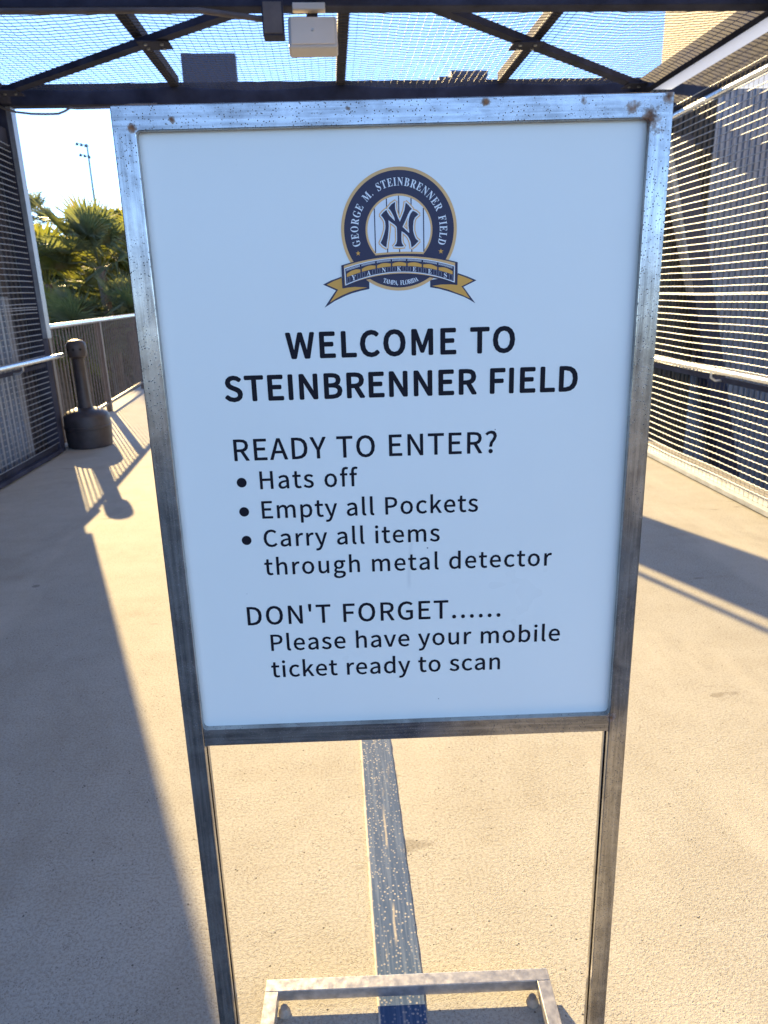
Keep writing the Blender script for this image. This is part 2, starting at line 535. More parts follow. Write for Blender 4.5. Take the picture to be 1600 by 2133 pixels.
# ------------------------------------------------------------------ welcome sign
GL = json.loads(r'''{"sans":{"'":[195,[[[77,338],[117,338],[129,468],[130,540],[63,540],[64,468]]]],".":[195,[[[97,-9],[130,4],[144,39],[130,75],[97,88],[65,75],[51,39],[65,4]]]],"?":[332,[[[125,155],[181,155],[205,247],[263,322],[295,409],[278,476],[233,518],[164,534],[88,515],[30,469],[67,436],[108,468],[157,480],[214,458],[232,405],[201,330],[145,255]],[[155,-9],[188,4],[202,39],[188,75],[155,88],[122,75],[109,39],[122,4]]]],"A":[426,[[[3,0],[68,0],[118,157],[305,157],[354,0],[423,0],[249,513],[176,513]],[[134,208],[159,287],[210,461],[213,461],[265,287],[289,208]]]],"B":[460,[[[71,0],[234,0],[335,17],[404,67],[429,151],[415,211],[378,252],[324,273],[324,277],[380,319],[399,388],[376,461],[315,501],[223,513],[71,513]],[[135,296],[135,462],[214,462],[281,454],[322,428],[335,380],[323,334],[283,306],[211,296]],[[135,52],[135,245],[225,245],[301,235],[349,205],[365,153],[348,96],[300,63],[225,52]]]],"C":[447,[[[264,-9],[353,10],[422,64],[386,106],[332,63],[267,48],[182,73],[127,146],[107,258],[128,369],[184,440],[269,466],[328,452],[374,417],[409,459],[351,503],[268,522],[178,504],[106,452],[58,368],[41,256],[57,145],[104,61],[175,9]]]],"D":[482,[[[71,0],[202,0],[304,18],[379,68],[425,149],[440,258],[425,367],[379,447],[303,497],[199,513],[71,513]],[[135,53],[135,461],[193,461],[294,437],[354,369],[374,258],[354,148],[294,78],[193,53]]]],"E":[412,[[[71,0],[374,0],[374,55],[135,55],[135,242],[330,242],[330,298],[135,298],[135,459],[366,459],[366,513],[71,513]]]],"F":[387,[[[71,0],[135,0],[135,230],[331,230],[331,285],[135,285],[135,459],[366,459],[366,513],[71,513]]]],"G":[482,[[[272,-9],[365,8],[431,50],[431,266],[262,266],[262,212],[371,212],[371,78],[331,56],[279,48],[185,73],[127,146],[107,258],[128,369],[188,440],[278,466],[343,452],[389,417],[424,459],[366,502],[276,522],[182,504],[107,452],[58,368],[41,256],[58,145],[106,61],[179,9]]]],"H":[510,[[[71,0],[135,0],[135,242],[375,242],[375,0],[440,0],[440,513],[375,513],[375,298],[135,298],[135,513],[71,513]]]],"I":[205,[[[71,0],[135,0],[135,513],[71,513]]]],"L":[380,[[[71,0],[360,0],[360,55],[135,55],[135,513],[71,513]]]],"M":[569,[[[71,0],[129,0],[129,284],[120,436],[123,436],[165,319],[262,52],[305,52],[402,319],[443,436],[446,436],[438,284],[438,0],[498,0],[498,513],[420,513],[322,239],[286,132],[284,132],[246,239],[148,513],[71,513]]]],"N":[506,[[[71,0],[132,0],[132,270],[124,430],[127,430],[182,324],[369,0],[436,0],[436,513],[374,513],[374,246],[383,84],[380,84],[324,190],[137,513],[71,513]]]],"O":[520,[[[260,-9],[348,10],[418,63],[463,147],[479,258],[463,369],[418,452],[348,504],[260,522],[171,504],[102,452],[57,369],[41,258],[57,147],[102,63],[171,10]],[[260,48],[179,74],[126,147],[107,258],[126,369],[179,440],[260,466],[340,440],[393,369],[412,258],[393,147],[340,74]]]],"P":[443,[[[71,0],[135,0],[135,204],[220,204],[319,221],[385,273],[409,363],[385,452],[318,499],[217,513],[71,513]],[[135,257],[135,461],[209,461],[284,452],[329,421],[345,363],[330,303],[286,268],[211,257]]]],"R":[445,[[[135,270],[135,461],[221,461],[289,452],[332,423],[346,370],[332,314],[289,281],[221,270]],[[352,0],[425,0],[295,225],[356,252],[396,300],[410,370],[387,454],[324,500],[231,513],[71,513],[71,0],[135,0],[135,218],[228,218]]]],"S":[417,[[[213,-9],[306,11],[366,63],[387,137],[373,200],[335,244],[282,274],[209,305],[151,336],[123,391],[149,446],[219,466],[284,453],[336,418],[370,459],[304,505],[219,522],[136,505],[79,457],[57,387],[74,324],[114,281],[162,255],[235,223],[297,189],[321,131],[309,87],[272,58],[214,48],[137,65],[72,111],[34,67],[112,11]]]],"T":[419,[[[177,0],[242,0],[242,459],[398,459],[398,513],[22,513],[22,459],[177,459]]]],"W":[615,[[[127,0],[204,0],[280,310],[306,426],[309,426],[334,310],[412,0],[490,0],[596,513],[534,513],[479,234],[451,67],[447,67],[410,234],[339,513],[279,513],[209,234],[172,67],[169,67],[139,234],[85,513],[18,513]]]],"Y":[372,[[[153,0],[218,0],[218,199],[373,513],[305,513],[239,368],[188,256],[185,256],[134,368],[68,513],[-1,513],[153,199]]]],"a":[394,[[[152,-9],[219,7],[278,46],[280,46],[286,0],[338,0],[338,234],[325,316],[282,371],[207,390],[122,374],[57,340],[82,296],[134,324],[196,337],[244,323],[268,288],[275,241],[142,214],[66,168],[41,99],[56,40],[95,4]],[[170,43],[122,57],[103,103],[119,146],[173,178],[275,198],[275,92],[222,55]]]],"b":[433,[[[232,-9],[313,15],[374,85],[397,196],[380,299],[329,366],[246,390],[183,374],[126,337],[129,405],[129,557],[64,557],[64,0],[116,0],[121,39],[124,39],[177,4]],[[221,45],[178,53],[129,84],[129,284],[181,323],[230,336],[288,318],[321,270],[331,195],[316,115],[278,63]]]],"c":[357,[[[214,-9],[280,4],[338,39],[310,82],[269,55],[220,44],[158,62],[117,113],[102,190],[118,267],[160,318],[222,336],[263,327],[298,303],[330,345],[283,377],[219,390],[128,366],[62,298],[36,190],[60,82],[123,14]]]],"d":[434,[[[194,-9],[258,7],[310,45],[312,45],[317,0],[370,0],[370,557],[305,557],[305,411],[309,346],[259,378],[202,390],[120,366],[60,296],[37,190],[57,82],[111,14]],[[208,45],[151,62],[115,112],[103,190],[118,267],[157,318],[213,336],[259,327],[305,296],[305,97],[258,58]]]],"e":[388,[[[218,-9],[288,2],[343,29],[321,72],[276,50],[225,42],[162,58],[118,104],[99,175],[356,175],[359,211],[341,306],[289,368],[207,390],[124,366],[61,297],[36,190],[61,83],[126,15]],[[99,221],[119,285],[157,325],[208,339],[259,325],[291,286],[303,221]]]],"f":[228,[[[23,328],[75,328],[75,0],[139,0],[139,328],[219,328],[219,380],[139,380],[139,440],[152,496],[193,515],[235,505],[249,555],[186,567],[123,551],[87,508],[75,441],[75,380],[23,377]]]],"g":[395,[[[193,-175],[295,-157],[361,-109],[385,-43],[370,8],[326,38],[253,47],[178,47],[125,59],[111,88],[118,114],[136,134],[192,120],[263,137],[313,182],[331,253],[323,298],[300,331],[378,331],[378,380],[246,380],[192,390],[121,373],[70,326],[50,254],[65,193],[99,152],[99,149],[71,120],[57,78],[67,40],[92,16],[92,13],[50,-26],[36,-74],[56,-129],[111,-163]],[[192,164],[135,188],[111,254],[135,320],[192,343],[250,320],[273,254],[249,188]],[[202,-131],[121,-113],[92,-64],[101,-31],[130,0],[179,-6],[245,-6],[303,-16],[322,-54],[289,-107]]]],"h":[425,[[[64,0],[129,0],[129,276],[180,319],[232,334],[274,324],[297,291],[305,232],[305,0],[368,0],[368,241],[356,323],[318,373],[252,390],[183,371],[126,326],[129,405],[129,557],[64,557]]]],"i":[193,[[[64,0],[129,0],[129,380],[64,380]],[[97,459],[127,470],[139,501],[127,531],[97,543],[66,531],[55,501],[66,470]]]],"k":[387,[[[64,0],[127,0],[127,100],[199,183],[310,0],[380,0],[236,227],[363,380],[291,380],[130,180],[127,180],[127,557],[64,557]]]],"l":[199,[[[132,-9],[169,-4],[160,46],[146,44],[134,50],[129,71],[129,557],[64,557],[64,76],[80,13]]]],"m":[648,[[[64,0],[129,0],[129,276],[179,320],[224,334],[264,324],[287,291],[295,232],[295,0],[359,0],[359,276],[409,320],[454,334],[494,324],[518,291],[525,232],[525,0],[589,0],[589,241],[576,323],[538,373],[474,390],[408,370],[348,317],[312,370],[243,390],[179,371],[125,325],[123,325],[117,380],[64,380]]]],"n":[427,[[[64,0],[129,0],[129,276],[180,319],[232,334],[274,324],[297,291],[305,232],[305,0],[368,0],[368,241],[356,323],[318,373],[252,390],[182,371],[125,325],[123,325],[117,380],[64,380]]]],"o":[424,[[[212,-9],[299,14],[363,82],[388,190],[363,298],[299,366],[212,390],[125,366],[61,298],[36,190],[61,82],[125,14]],[[212,44],[154,62],[116,113],[102,190],[116,267],[154,318],[212,336],[270,318],[309,267],[323,190],[309,113],[270,62]]]],"p":[434,[[[64,-160],[129,-160],[129,-32],[127,35],[179,2],[232,-9],[313,15],[374,85],[397,196],[380,299],[329,366],[246,390],[182,374],[125,336],[123,336],[117,380],[64,380]],[[221,45],[178,53],[129,84],[129,284],[181,323],[230,336],[288,318],[321,270],[331,195],[316,115],[278,63]]]],"r":[272,[[[64,0],[129,0],[129,244],[174,313],[224,333],[261,326],[273,382],[232,390],[173,369],[125,311],[123,311],[117,380],[64,380]]]],"s":[328,[[[164,-9],[239,6],[286,47],[302,104],[284,161],[241,196],[186,219],[129,245],[104,285],[122,324],[175,340],[221,331],[261,307],[292,347],[240,377],[174,390],[103,375],[59,337],[43,282],[60,229],[102,195],[154,172],[213,145],[241,100],[222,58],[166,41],[105,53],[53,86],[22,43],[86,6]]]],"t":[264,[[[183,-9],[254,5],[242,53],[198,43],[152,62],[139,116],[139,328],[243,328],[243,380],[139,380],[139,487],[86,487],[79,380],[19,377],[19,328],[76,328],[76,118],[86,51],[120,7]]]],"u":[425,[[[176,-9],[244,10],[301,60],[303,60],[308,0],[361,0],[361,380],[298,380],[298,111],[247,62],[195,46],[154,57],[131,89],[123,147],[123,380],[59,380],[59,139],[71,58],[110,8]]]],"v":[365,[[[146,0],[221,0],[356,380],[293,380],[221,164],[186,52],[182,52],[147,164],[76,380],[9,380]]]],"y":[365,[[[71,-164],[135,-146],[181,-99],[213,-32],[356,380],[293,380],[225,169],[194,62],[190,62],[153,169],[76,380],[9,380],[162,-1],[153,-29],[121,-88],[68,-111],[39,-105],[26,-156]]]]},"serif":{",":[180,[[[28,-87],[47,-3],[61,78],[124,78],[129,71],[104,-8],[71,-87]]]],".":[180,[[[89,-9],[60,1],[51,15],[48,36],[51,57],[60,71],[89,81],[119,71],[129,57],[132,36],[129,15],[119,1]]]],"A":[437,[[[-9,0],[-9,18],[9,21],[24,30],[49,75],[206,466],[224,465],[384,87],[411,34],[425,22],[443,18],[443,0],[229,0],[229,18],[270,25],[283,46],[273,81],[253,132],[103,132],[79,71],[76,59],[75,48],[87,26],[124,18],[128,18],[128,0]],[[113,161],[242,161],[177,319]]]],"B":[443,[[[16,0],[16,17],[45,22],[62,32],[72,51],[75,82],[75,369],[69,412],[51,433],[15,439],[15,455],[220,455],[297,449],[352,429],[385,396],[396,351],[384,302],[348,268],[287,247],[360,223],[404,185],[418,132],[407,76],[371,35],[314,9],[238,0]],[[182,252],[188,252],[234,257],[263,272],[279,301],[285,345],[281,385],[269,412],[248,428],[216,434],[198,432],[188,425],[182,391]],[[222,24],[259,30],[283,49],[296,81],[301,128],[295,176],[277,208],[245,225],[197,231],[182,231],[182,65],[190,33],[202,26]]]],"D":[496,[[[20,0],[20,17],[47,21],[63,30],[71,46],[74,75],[74,374],[71,407],[61,426],[43,435],[15,439],[15,455],[222,455],[296,449],[357,429],[405,396],[440,351],[461,295],[468,228],[453,128],[408,57],[333,14],[228,0]],[[222,24],[262,30],[295,47],[319,75],[343,139],[351,229],[343,318],[319,382],[279,420],[223,433],[202,431],[190,423],[182,385],[182,72],[190,34],[202,27]]]],"E":[442,[[[14,0],[14,17],[44,20],[62,30],[72,48],[75,78],[75,369],[72,405],[62,425],[44,435],[16,439],[16,455],[399,455],[399,320],[383,320],[369,373],[340,406],[295,424],[232,430],[200,428],[186,417],[183,388],[183,246],[193,246],[232,252],[259,269],[277,300],[288,345],[304,345],[304,118],[287,118],[273,181],[259,201],[241,213],[185,222],[183,222],[183,67],[185,47],[192,35],[230,28],[276,30],[313,39],[345,53],[371,75],[393,105],[411,143],[430,143],[402,0]]]],"F":[404,[[[15,0],[15,17],[45,23],[62,34],[72,53],[75,84],[75,375],[71,405],[61,423],[43,433],[14,439],[14,455],[394,455],[394,320],[377,320],[369,357],[355,385],[336,406],[310,420],[275,428],[230,431],[200,429],[186,421],[182,398],[182,247],[190,247],[229,253],[256,270],[274,301],[284,347],[302,347],[302,118],[285,118],[274,168],[257,200],[229,218],[189,224],[182,224],[182,81],[188,43],[196,31],[210,24],[257,17],[257,0]]]],"G":[508,[[[268,-10],[200,-3],[141,19],[93,55],[57,103],[35,161],[28,229],[35,295],[57,352],[93,399],[139,435],[195,458],[257,465],[311,459],[369,441],[388,436],[406,443],[419,465],[437,465],[437,308],[420,308],[403,346],[382,379],[357,406],[329,426],[299,439],[267,443],[214,430],[176,389],[153,322],[146,228],[154,135],[180,67],[206,37],[238,19],[275,13],[308,16],[328,27],[339,45],[343,71],[343,128],[339,154],[329,170],[309,179],[275,182],[275,198],[500,198],[500,182],[473,179],[457,171],[449,155],[446,128],[446,29],[357,0]]]],"I":[261,[[[13,0],[13,17],[42,23],[61,32],[72,49],[75,75],[75,387],[72,412],[63,427],[45,435],[13,439],[13,455],[244,455],[244,439],[214,435],[196,427],[186,412],[183,387],[183,77],[187,44],[206,26],[246,17],[246,0]]]],"K":[510,[[[16,0],[16,17],[45,22],[63,32],[72,50],[75,81],[75,379],[72,406],[63,424],[45,434],[17,439],[17,455],[242,455],[242,439],[205,432],[187,415],[183,379],[183,234],[321,373],[342,398],[349,418],[334,434],[291,439],[291,455],[486,455],[486,439],[477,439],[415,419],[345,361],[271,285],[463,46],[487,25],[519,17],[519,0],[281,0],[281,17],[306,18],[322,21],[334,34],[316,66],[199,214],[183,198],[183,81],[186,50],[195,32],[213,22],[242,17],[242,0]]]],"L":[426,[[[15,0],[15,17],[45,22],[62,32],[72,50],[75,81],[75,379],[71,407],[62,425],[44,434],[16,439],[16,455],[250,455],[250,439],[208,434],[196,427],[188,416],[182,379],[182,83],[185,47],[200,31],[234,28],[278,31],[315,40],[345,56],[370,80],[391,112],[409,154],[427,154],[402,0]]]],"M":[634,[[[14,0],[14,17],[43,22],[61,32],[72,50],[75,79],[75,382],[71,416],[53,432],[15,439],[15,455],[185,455],[317,142],[449,455],[617,455],[617,439],[590,433],[573,423],[563,405],[560,378],[560,85],[565,43],[582,23],[617,17],[617,0],[396,0],[396,17],[433,25],[450,44],[455,83],[455,399],[288,0],[270,0],[105,389],[105,80],[109,48],[120,30],[139,20],[169,17],[169,0]]]],"N":[494,[[[403,-11],[107,350],[107,79],[110,49],[119,31],[136,21],[167,17],[167,0],[18,0],[18,17],[54,23],[71,41],[76,79],[76,388],[36,433],[18,439],[18,455],[156,455],[391,169],[391,377],[386,414],[369,431],[331,439],[331,455],[480,455],[480,439],[450,434],[433,425],[425,407],[422,377],[422,-11]]]],"O":[525,[[[261,-11],[213,-6],[169,7],[129,29],[94,58],[66,93],[45,134],[32,179],[28,228],[32,276],[45,321],[66,362],[95,397],[130,426],[170,448],[216,462],[265,466],[313,462],[357,448],[397,427],[431,399],[459,364],[481,323],[494,277],[498,228],[494,179],[481,134],[459,93],[430,58],[395,29],[355,7],[310,-6]],[[265,12],[315,26],[351,66],[372,133],[379,228],[371,321],[348,389],[310,430],[260,443],[210,430],[174,389],[152,322],[145,228],[153,135],[177,67],[215,26]]]],"P":[418,[[[15,0],[15,17],[45,22],[62,32],[72,50],[75,81],[75,379],[71,406],[62,424],[44,434],[16,439],[16,455],[214,455],[287,452],[336,440],[366,422],[390,398],[404,367],[409,332],[398,280],[367,240],[314,214],[242,206],[182,206],[182,81],[185,50],[194,32],[212,22],[242,17],[242,0]],[[182,230],[201,230],[244,235],[272,253],[287,283],[292,329],[288,375],[275,406],[252,425],[216,431],[189,424],[182,398]]]],"R":[473,[[[15,0],[15,17],[45,22],[62,32],[72,50],[75,81],[75,379],[71,406],[62,424],[44,434],[16,439],[16,455],[217,455],[305,448],[367,426],[405,388],[417,334],[406,285],[372,248],[315,224],[432,50],[452,26],[478,17],[480,17],[480,0],[338,0],[201,212],[182,212],[182,81],[185,50],[194,32],[212,22],[242,17],[242,0]],[[182,234],[203,234],[249,240],[280,258],[298,290],[304,336],[295,389],[268,421],[224,431],[202,429],[190,422],[182,385]]]],"S":[390,[[[43,-11],[43,158],[62,158],[83,94],[111,50],[149,24],[197,15],[231,20],[257,36],[273,60],[279,89],[265,129],[225,160],[163,191],[112,221],[77,253],[56,289],[50,332],[54,370],[67,403],[88,429],[115,449],[148,462],[185,466],[229,461],[282,448],[291,446],[300,445],[313,450],[320,466],[339,466],[339,319],[322,319],[310,354],[293,385],[272,410],[248,429],[222,441],[194,445],[163,440],[140,426],[125,406],[120,380],[124,356],[137,336],[189,303],[253,273],[317,233],[337,211],[350,188],[359,133],[354,93],[339,58],[314,29],[281,8],[240,-6],[192,-10],[158,-8],[126,1],[98,9],[85,12],[69,7],[61,-11]]]],"T":[423,[[[92,0],[92,17],[123,21],[142,31],[152,50],[156,81],[156,433],[149,433],[102,426],[65,403],[41,367],[29,318],[11,318],[11,455],[410,455],[410,317],[394,317],[381,368],[357,404],[319,426],[269,433],[263,433],[263,81],[267,49],[276,30],[296,21],[328,17],[328,0]]]],"Y":[426,[[[101,0],[101,17],[131,22],[148,32],[157,50],[161,81],[161,179],[46,387],[29,414],[14,429],[1,435],[-13,438],[-13,455],[207,455],[207,438],[195,438],[167,432],[156,416],[164,392],[248,226],[333,366],[349,408],[336,430],[298,438],[295,438],[295,455],[439,455],[439,438],[409,424],[383,392],[268,203],[268,81],[271,50],[280,32],[298,22],[328,17],[328,0]]]]}}''')
CR = json.loads(r'''{"ny":[[-3,1018],[-47,1044],[-83,1083],[-60,1108],[-35,1150],[-20,1182],[-12,1222],[-39,1195],[-69,1165],[-90,1135],[-106,1100],[-138,1123],[-170,1155],[-140,1192],[-124,1224],[-120,1266],[-123,1301],[-137,1350],[-158,1406],[-182,1449],[-152,1480],[-116,1502],[-110,1456],[-97,1393],[-88,1330],[-83,1278],[-85,1210],[-55,1233],[-18,1258],[4,1280],[9,1298],[9,1368],[8,1431],[-1,1463],[-27,1491],[2,1494],[29,1496],[59,1496],[86,1493],[64,1461],[58,1422],[59,1369],[62,1331],[92,1349],[122,1374],[144,1403],[162,1446],[172,1510],[207,1486],[255,1441],[223,1416],[205,1373],[194,1330],[194,1285],[200,1226],[215,1191],[257,1157],[227,1132],[194,1118],[167,1148],[152,1183],[143,1224],[141,1273],[146,1315],[149,1354],[119,1328],[93,1303],[73,1285],[98,1237],[122,1189],[141,1148],[160,1117],[183,1098],[147,1058],[114,1028],[107,1067],[97,1112],[73,1167],[44,1229],[24,1186],[7,1141],[-5,1095],[-7,1054]],"tailL":[[-863,1887],[-770,1844],[-646,1805],[-636,1843],[-491,1826],[-324,1851],[-327,1949],[-441,1970],[-531,1992],[-611,2019],[-736,2074],[-860,2146],[-779,2036],[-716,1955]],"goldL":[[-822,1888],[-737,1851],[-644,1820],[-640,1935],[-573,1927],[-495,1922],[-351,1933],[-440,1949],[-497,1961],[-564,1980],[-655,2015],[-724,2048],[-793,2088],[-739,2015],[-691,1947]],"tailR":[[924,1887],[820,1842],[707,1802],[689,1878],[541,1851],[383,1869],[382,1950],[493,1971],[600,2003],[689,2034],[779,2068],[851,2106],[914,2145],[838,2046],[772,1956]],"goldR":[[885,1888],[796,1850],[706,1818],[698,1933],[618,1924],[511,1923],[410,1935],[511,1959],[600,1983],[671,2012],[755,2044],[848,2088],[796,2011],[749,1950]],"ban_top":[[-642,1682],[29,1588],[703,1682]],"ban_bot":[[-639,1933],[25,1803],[701,1931]],"white_bot":[[-233,1553],[30,1555],[304,1559]],"fld":[[-609,1720],[29,1621],[671,1726]],"fldb":[[-603,1899],[25,1771],[666,1900]],"star":[[-443,1556],[510,1558]],"strip":[[-242,1313],[-103,1317],[35,1321],[175,1324],[314,1328]]}''')
sign = empty('welcome_sign', (.0770 - .0012, .8277, 0), 'tall chrome framed welcome sign with white board standing on the blue line', 'sign', rz=math.atan2(-.048, .999))
TILT = Matrix(((1, 0, 0), (0, 1, .0209), (0, 0, 1)))       # the frame leans back a touch
TOP = 1.499
def SF(u, v, n):                       # sign board coordinates -> local to the sign (u right, v down from the top, n away)
    z = TOP - v
    return (u, n + z * .0209, z)
T = .0253
W = .305
VB, VC = .7652, .7900
leg_prof = [(0, 0), (T, 0), (T, .0065), (T - .009, .0065), (T - .009, .0145), (T, .0145), (T, .0235), (0, .0235)]

def in_frame(mb):
    mb.v = [SF(x, TOP - z, y) for x, y, z in mb.v]
    return mb
def fillet(mb, cx, cz, sx, sz, r=.006):
    # little weld curve filling an inner corner
    p = [(cx, cz)] + [(cx + sx * (r - r * math.sin(a)), cz + sz * (r - r * math.cos(a))) for a in [math.pi / 2 * k / 5 for k in range(6)]]
    if sx * sz > 0: p = p[::-1]
    mb.prism(p, .0006, .0225, lambda x, z, y: SF(x, TOP - z, y))
def portal(t, zb, n0, n1, rad):
    # upright legs and top bar as one welded piece, its inner corners rounded
    p = [(-W, zb), (-W, TOP), (W, TOP), (W, zb), (W - t, zb)]
    ang = [math.pi / 2 * k / 5 for k in range(6)]
    p += [(W - t - rad + rad * math.cos(a), TOP - t - rad + rad * math.sin(a)) for a in ang]
    p += [(-W + t + rad - rad * math.sin(a), TOP - t - rad + rad * math.cos(a)) for a in ang]
    p += [(-W + t, zb)]
    return MB().prism(p[::-1], n0, n1, lambda x, z, y: SF(x, TOP - z, y))
for t_, n0, n1, rad, bv in ((T, 0, .0085, .005, .0011), (T - .009, .0086, .0164, .004, 0), (T, .0165, .0250, .005, .0008)):
    pc = portal(t_, .030, n0, n1, rad)
    if t_ == T and n0 == 0:
        front = pc.build('frame', M['chrome'], sign, bevel=bv)
    else:
        pc.build('frame_lip' if n1 > .02 else 'frame_slot', M['chrome'], front, bevel=bv)
b = in_frame(MB().box((-W + T + .0002, .0006, TOP - VC), (W - T - .0002, .0229, TOP - VB)))
for sx, cx in ((1, -W + T), (-1, W - T)):
    fillet(b, cx, TOP - VB, sx, 1)
    fillet(b, cx, TOP - VC, sx, -1, .004)
b.build('cross_rail', M['chrome'], sign, bevel=.0011)
# base loop lying across the line on four feet
bs = MB()
by0, by1, bz0, bz1 = -.19, .215, .017, .042
bx0, bx1, bt = -.272, .270, .0253
bs.box((bx0, by1 - bt, bz0), (bx1, by1, bz1))
bs.box((bx0, by0, bz0), (bx1, by0 + bt, bz1))
bs.box((bx0, by0 + bt + .0002, bz0 + .0002), (bx0 + bt, by1 - bt - .0002, bz1 - .0002))
bs.box((bx1 - bt, by0 + bt + .0002, bz0 + .0002), (bx1, by1 - bt - .0002, bz1 - .0002))
for sx, c in ((-1, bx0), (1, bx1)):
    bs.box((min(c, c + sx * .010), -.012, bz0 + .002), (max(c, c + sx * .010), .035, bz1 - .002))
bs = bs.build('base_frame', M['wornsteel'], sign, bevel=.0013)
for fx in (bx0 + .036, bx1 - .036):
    for fy in (by0 + .036, by1 - .038):
        MB().lathe([(.011, 0), (.012, .003), (.011, .008), (.008, .011), (.007, .018)], (fx, fy, 0), 18).build('foot', M['rubber'], bs, smooth=True)
PN = .0100
pan = in_frame(MB().box((-W + T - .004, PN, TOP - VB - .002), (W - T + .004, PN + .0055, TOP - T + .002)))
pan = pan.build('panel', M['panel'], sign)
CAPS = max(p[1] for p in GL['sans']['H'][1][0])
CAPR = max(p[1] for p in GL['serif']['I'][1][0])

def area(l):
    return .5 * sum(l[i - 1][0] * l[i][1] - l[i][0] * l[i - 1][1] for i in range(len(l)))

def oriented(loops):
    """outer outlines counter-clockwise, counters clockwise"""
    s_ = 1 if area(max(loops, key=lambda l: abs(area(l)))) > 0 else -1
    return [l if s_ > 0 else l[::-1] for l in loops]

def text_line(txt, u0, u1, vb, cap, bold, n=PN - .0003):
    s = cap / CAPS
    pen, place, minx, maxx = 0, [], None, None
    adv = []
    for c in txt:
        if c == ' ':
            adv.append((c, 170))
        else:
            adv.append((c, GL['sans'][c][0]))
    # natural extent
    def lay(track):
        x, out = 0, []
        for c, a in adv:
            out.append((c, x))
            x += a + track
        gl = [(c, x_) for c, x_ in out if c != ' ']
        lo = gl[0][1] + min(p[0] for l in GL['sans'][gl[0][0]][1] for p in l)
        hi = gl[-1][1] + max(p[0] for l in GL['sans'][gl[-1][0]][1] for p in l)
        return gl, lo, hi
    _, lo, hi = lay(0)
    track = ((u1 - u0) / s - (hi - lo)) / (len(txt) - 1)
    gl, lo, hi = lay(track)
    mb = MB()
    k = [0]
    for c, x in gl:
        loops = oriented(GL['sans'][c][1])
        parts = {}
        outer = [l for l in loops if area(l) > 0]
        holes = [l for l in loops if area(l) <= 0]
        for o_ in outer:
            xs = [p[0] for p in o_]
            yy = [p[1] for p in o_]
            hs = [h for h in holes if min(xs) <= h[0][0] <= max(xs) and min(yy) <= h[0][1] <= max(yy)]
            mb.poly([o_] + hs, lambda px, py: SF(u0 + (px + x - lo) * s, vb - py * s, n))
        for l in (loops if bold else []):                   # heavier weight: a rounded ribbon along every outline
            for j in range(len(l)):
                p, q = Vector(l[j - 1]), Vector(l[j])
                if (q - p).length < 1: continue
                d = (q - p).normalized()
                e = Vector((-d.y, d.x)) * bold
                d *= bold * .55
                k[0] += 1
                dz = k[0] * 3e-7
                mb.poly([[tuple(p - d - e * .6), tuple(p - e), tuple(q - e), tuple(q + d - e * .6), tuple(q + d + e * .6), tuple(q + e), tuple(p + e), tuple(p - d + e * .6)]], lambda px, py: SF(u0 + (px + x - lo) * s, vb - py * s, n - dz))
    return mb

lines = [("WELCOME TO", -.1331, .1380, .2712, .0285, 21), ("STEINBRENNER FIELD", -.2101, .2154, .3197, .0285, 21),
         ("READY TO ENTER?", -.2060, .1188, .3935, .0262, 8), ("Hats off", -.1770, -.0549, .4305, .0223, 8),
         ("Empty all Pockets", -.1774, .0963, .4690, .0223, 8), ("Carry all items", -.1778, .0473, .5070, .0223, 8),
         ("through metal detector", -.1795, .1931, .5455, .0223, 8), ("DON'T FORGET......", -.2074, .1275, .6155, .0255, 8),
         ("Please have your mobile", -.1791, .2082, .6540, .0232, 8), ("ticket ready to scan", -.1812, .1281, .6935, .0232, 8)]
for ltxt in lines:
    text_line(*ltxt).build('lettering', M['ink'], pan)
for v in (.4215, .4595, .4975):
    b = MB()
    b.poly([[(-.2 + .0062 * math.cos(2 * math.pi * k / 28), v + .0062 * math.sin(2 * math.pi * k / 28)) for k in range(28)]], lambda x, y: SF(x, y, PN - .0003))
    b.build('bullet', M['ink'], pan)

# ---- the round crest with its banner, printed in layers a few hundredths of a millimetre apart
cr = MB()
NAVY, GOLD, TAN, WHITE, DUSK = 0, 1, 2, 3, 4
def lay(k): return PN - .00008 * (k + 1)
cnt = [0]
def cpoly(pts, k, m, holes=()):
    cnt[0] += 1
    d = lay(k) - cnt[0] * 2e-7
    cr.poly([[(x, -y) for x, y in pts]] + [[(x, -y) for x, y in h] for h in holes], lambda x, y: SF(x, -y, d), m)
def circ(r, a0=0, a1=360, n=96, c=(.0033, .1316)):
    return [(c[0] + r * math.cos(R(a0 + (a1 - a0) * i / n)), c[1] - r * math.sin(R(a0 + (a1 - a0) * i / n))) for i in range(n)]
CC = (.0033, .1316)
RO = .0661
def arc3(l, c, r, n=24):
    """points along the circle through three points, left to right (parabola is close enough)"""
    out = []
    for i in range(n + 1):
        t = i / n
        a = (1 - t) * (1 - 2 * t) * l[0] + 4 * t * (1 - t) * c[0] + t * (2 * t - 1) * r[0]
        b = (1 - t) * (1 - 2 * t) * l[1] + 4 * t * (1 - t) * c[1] + t * (2 * t - 1) * r[1]
        out.append((a, b))
    return out
def g(name): return [(a / 1e4, b / 1e4) for a, b in CR[name]]
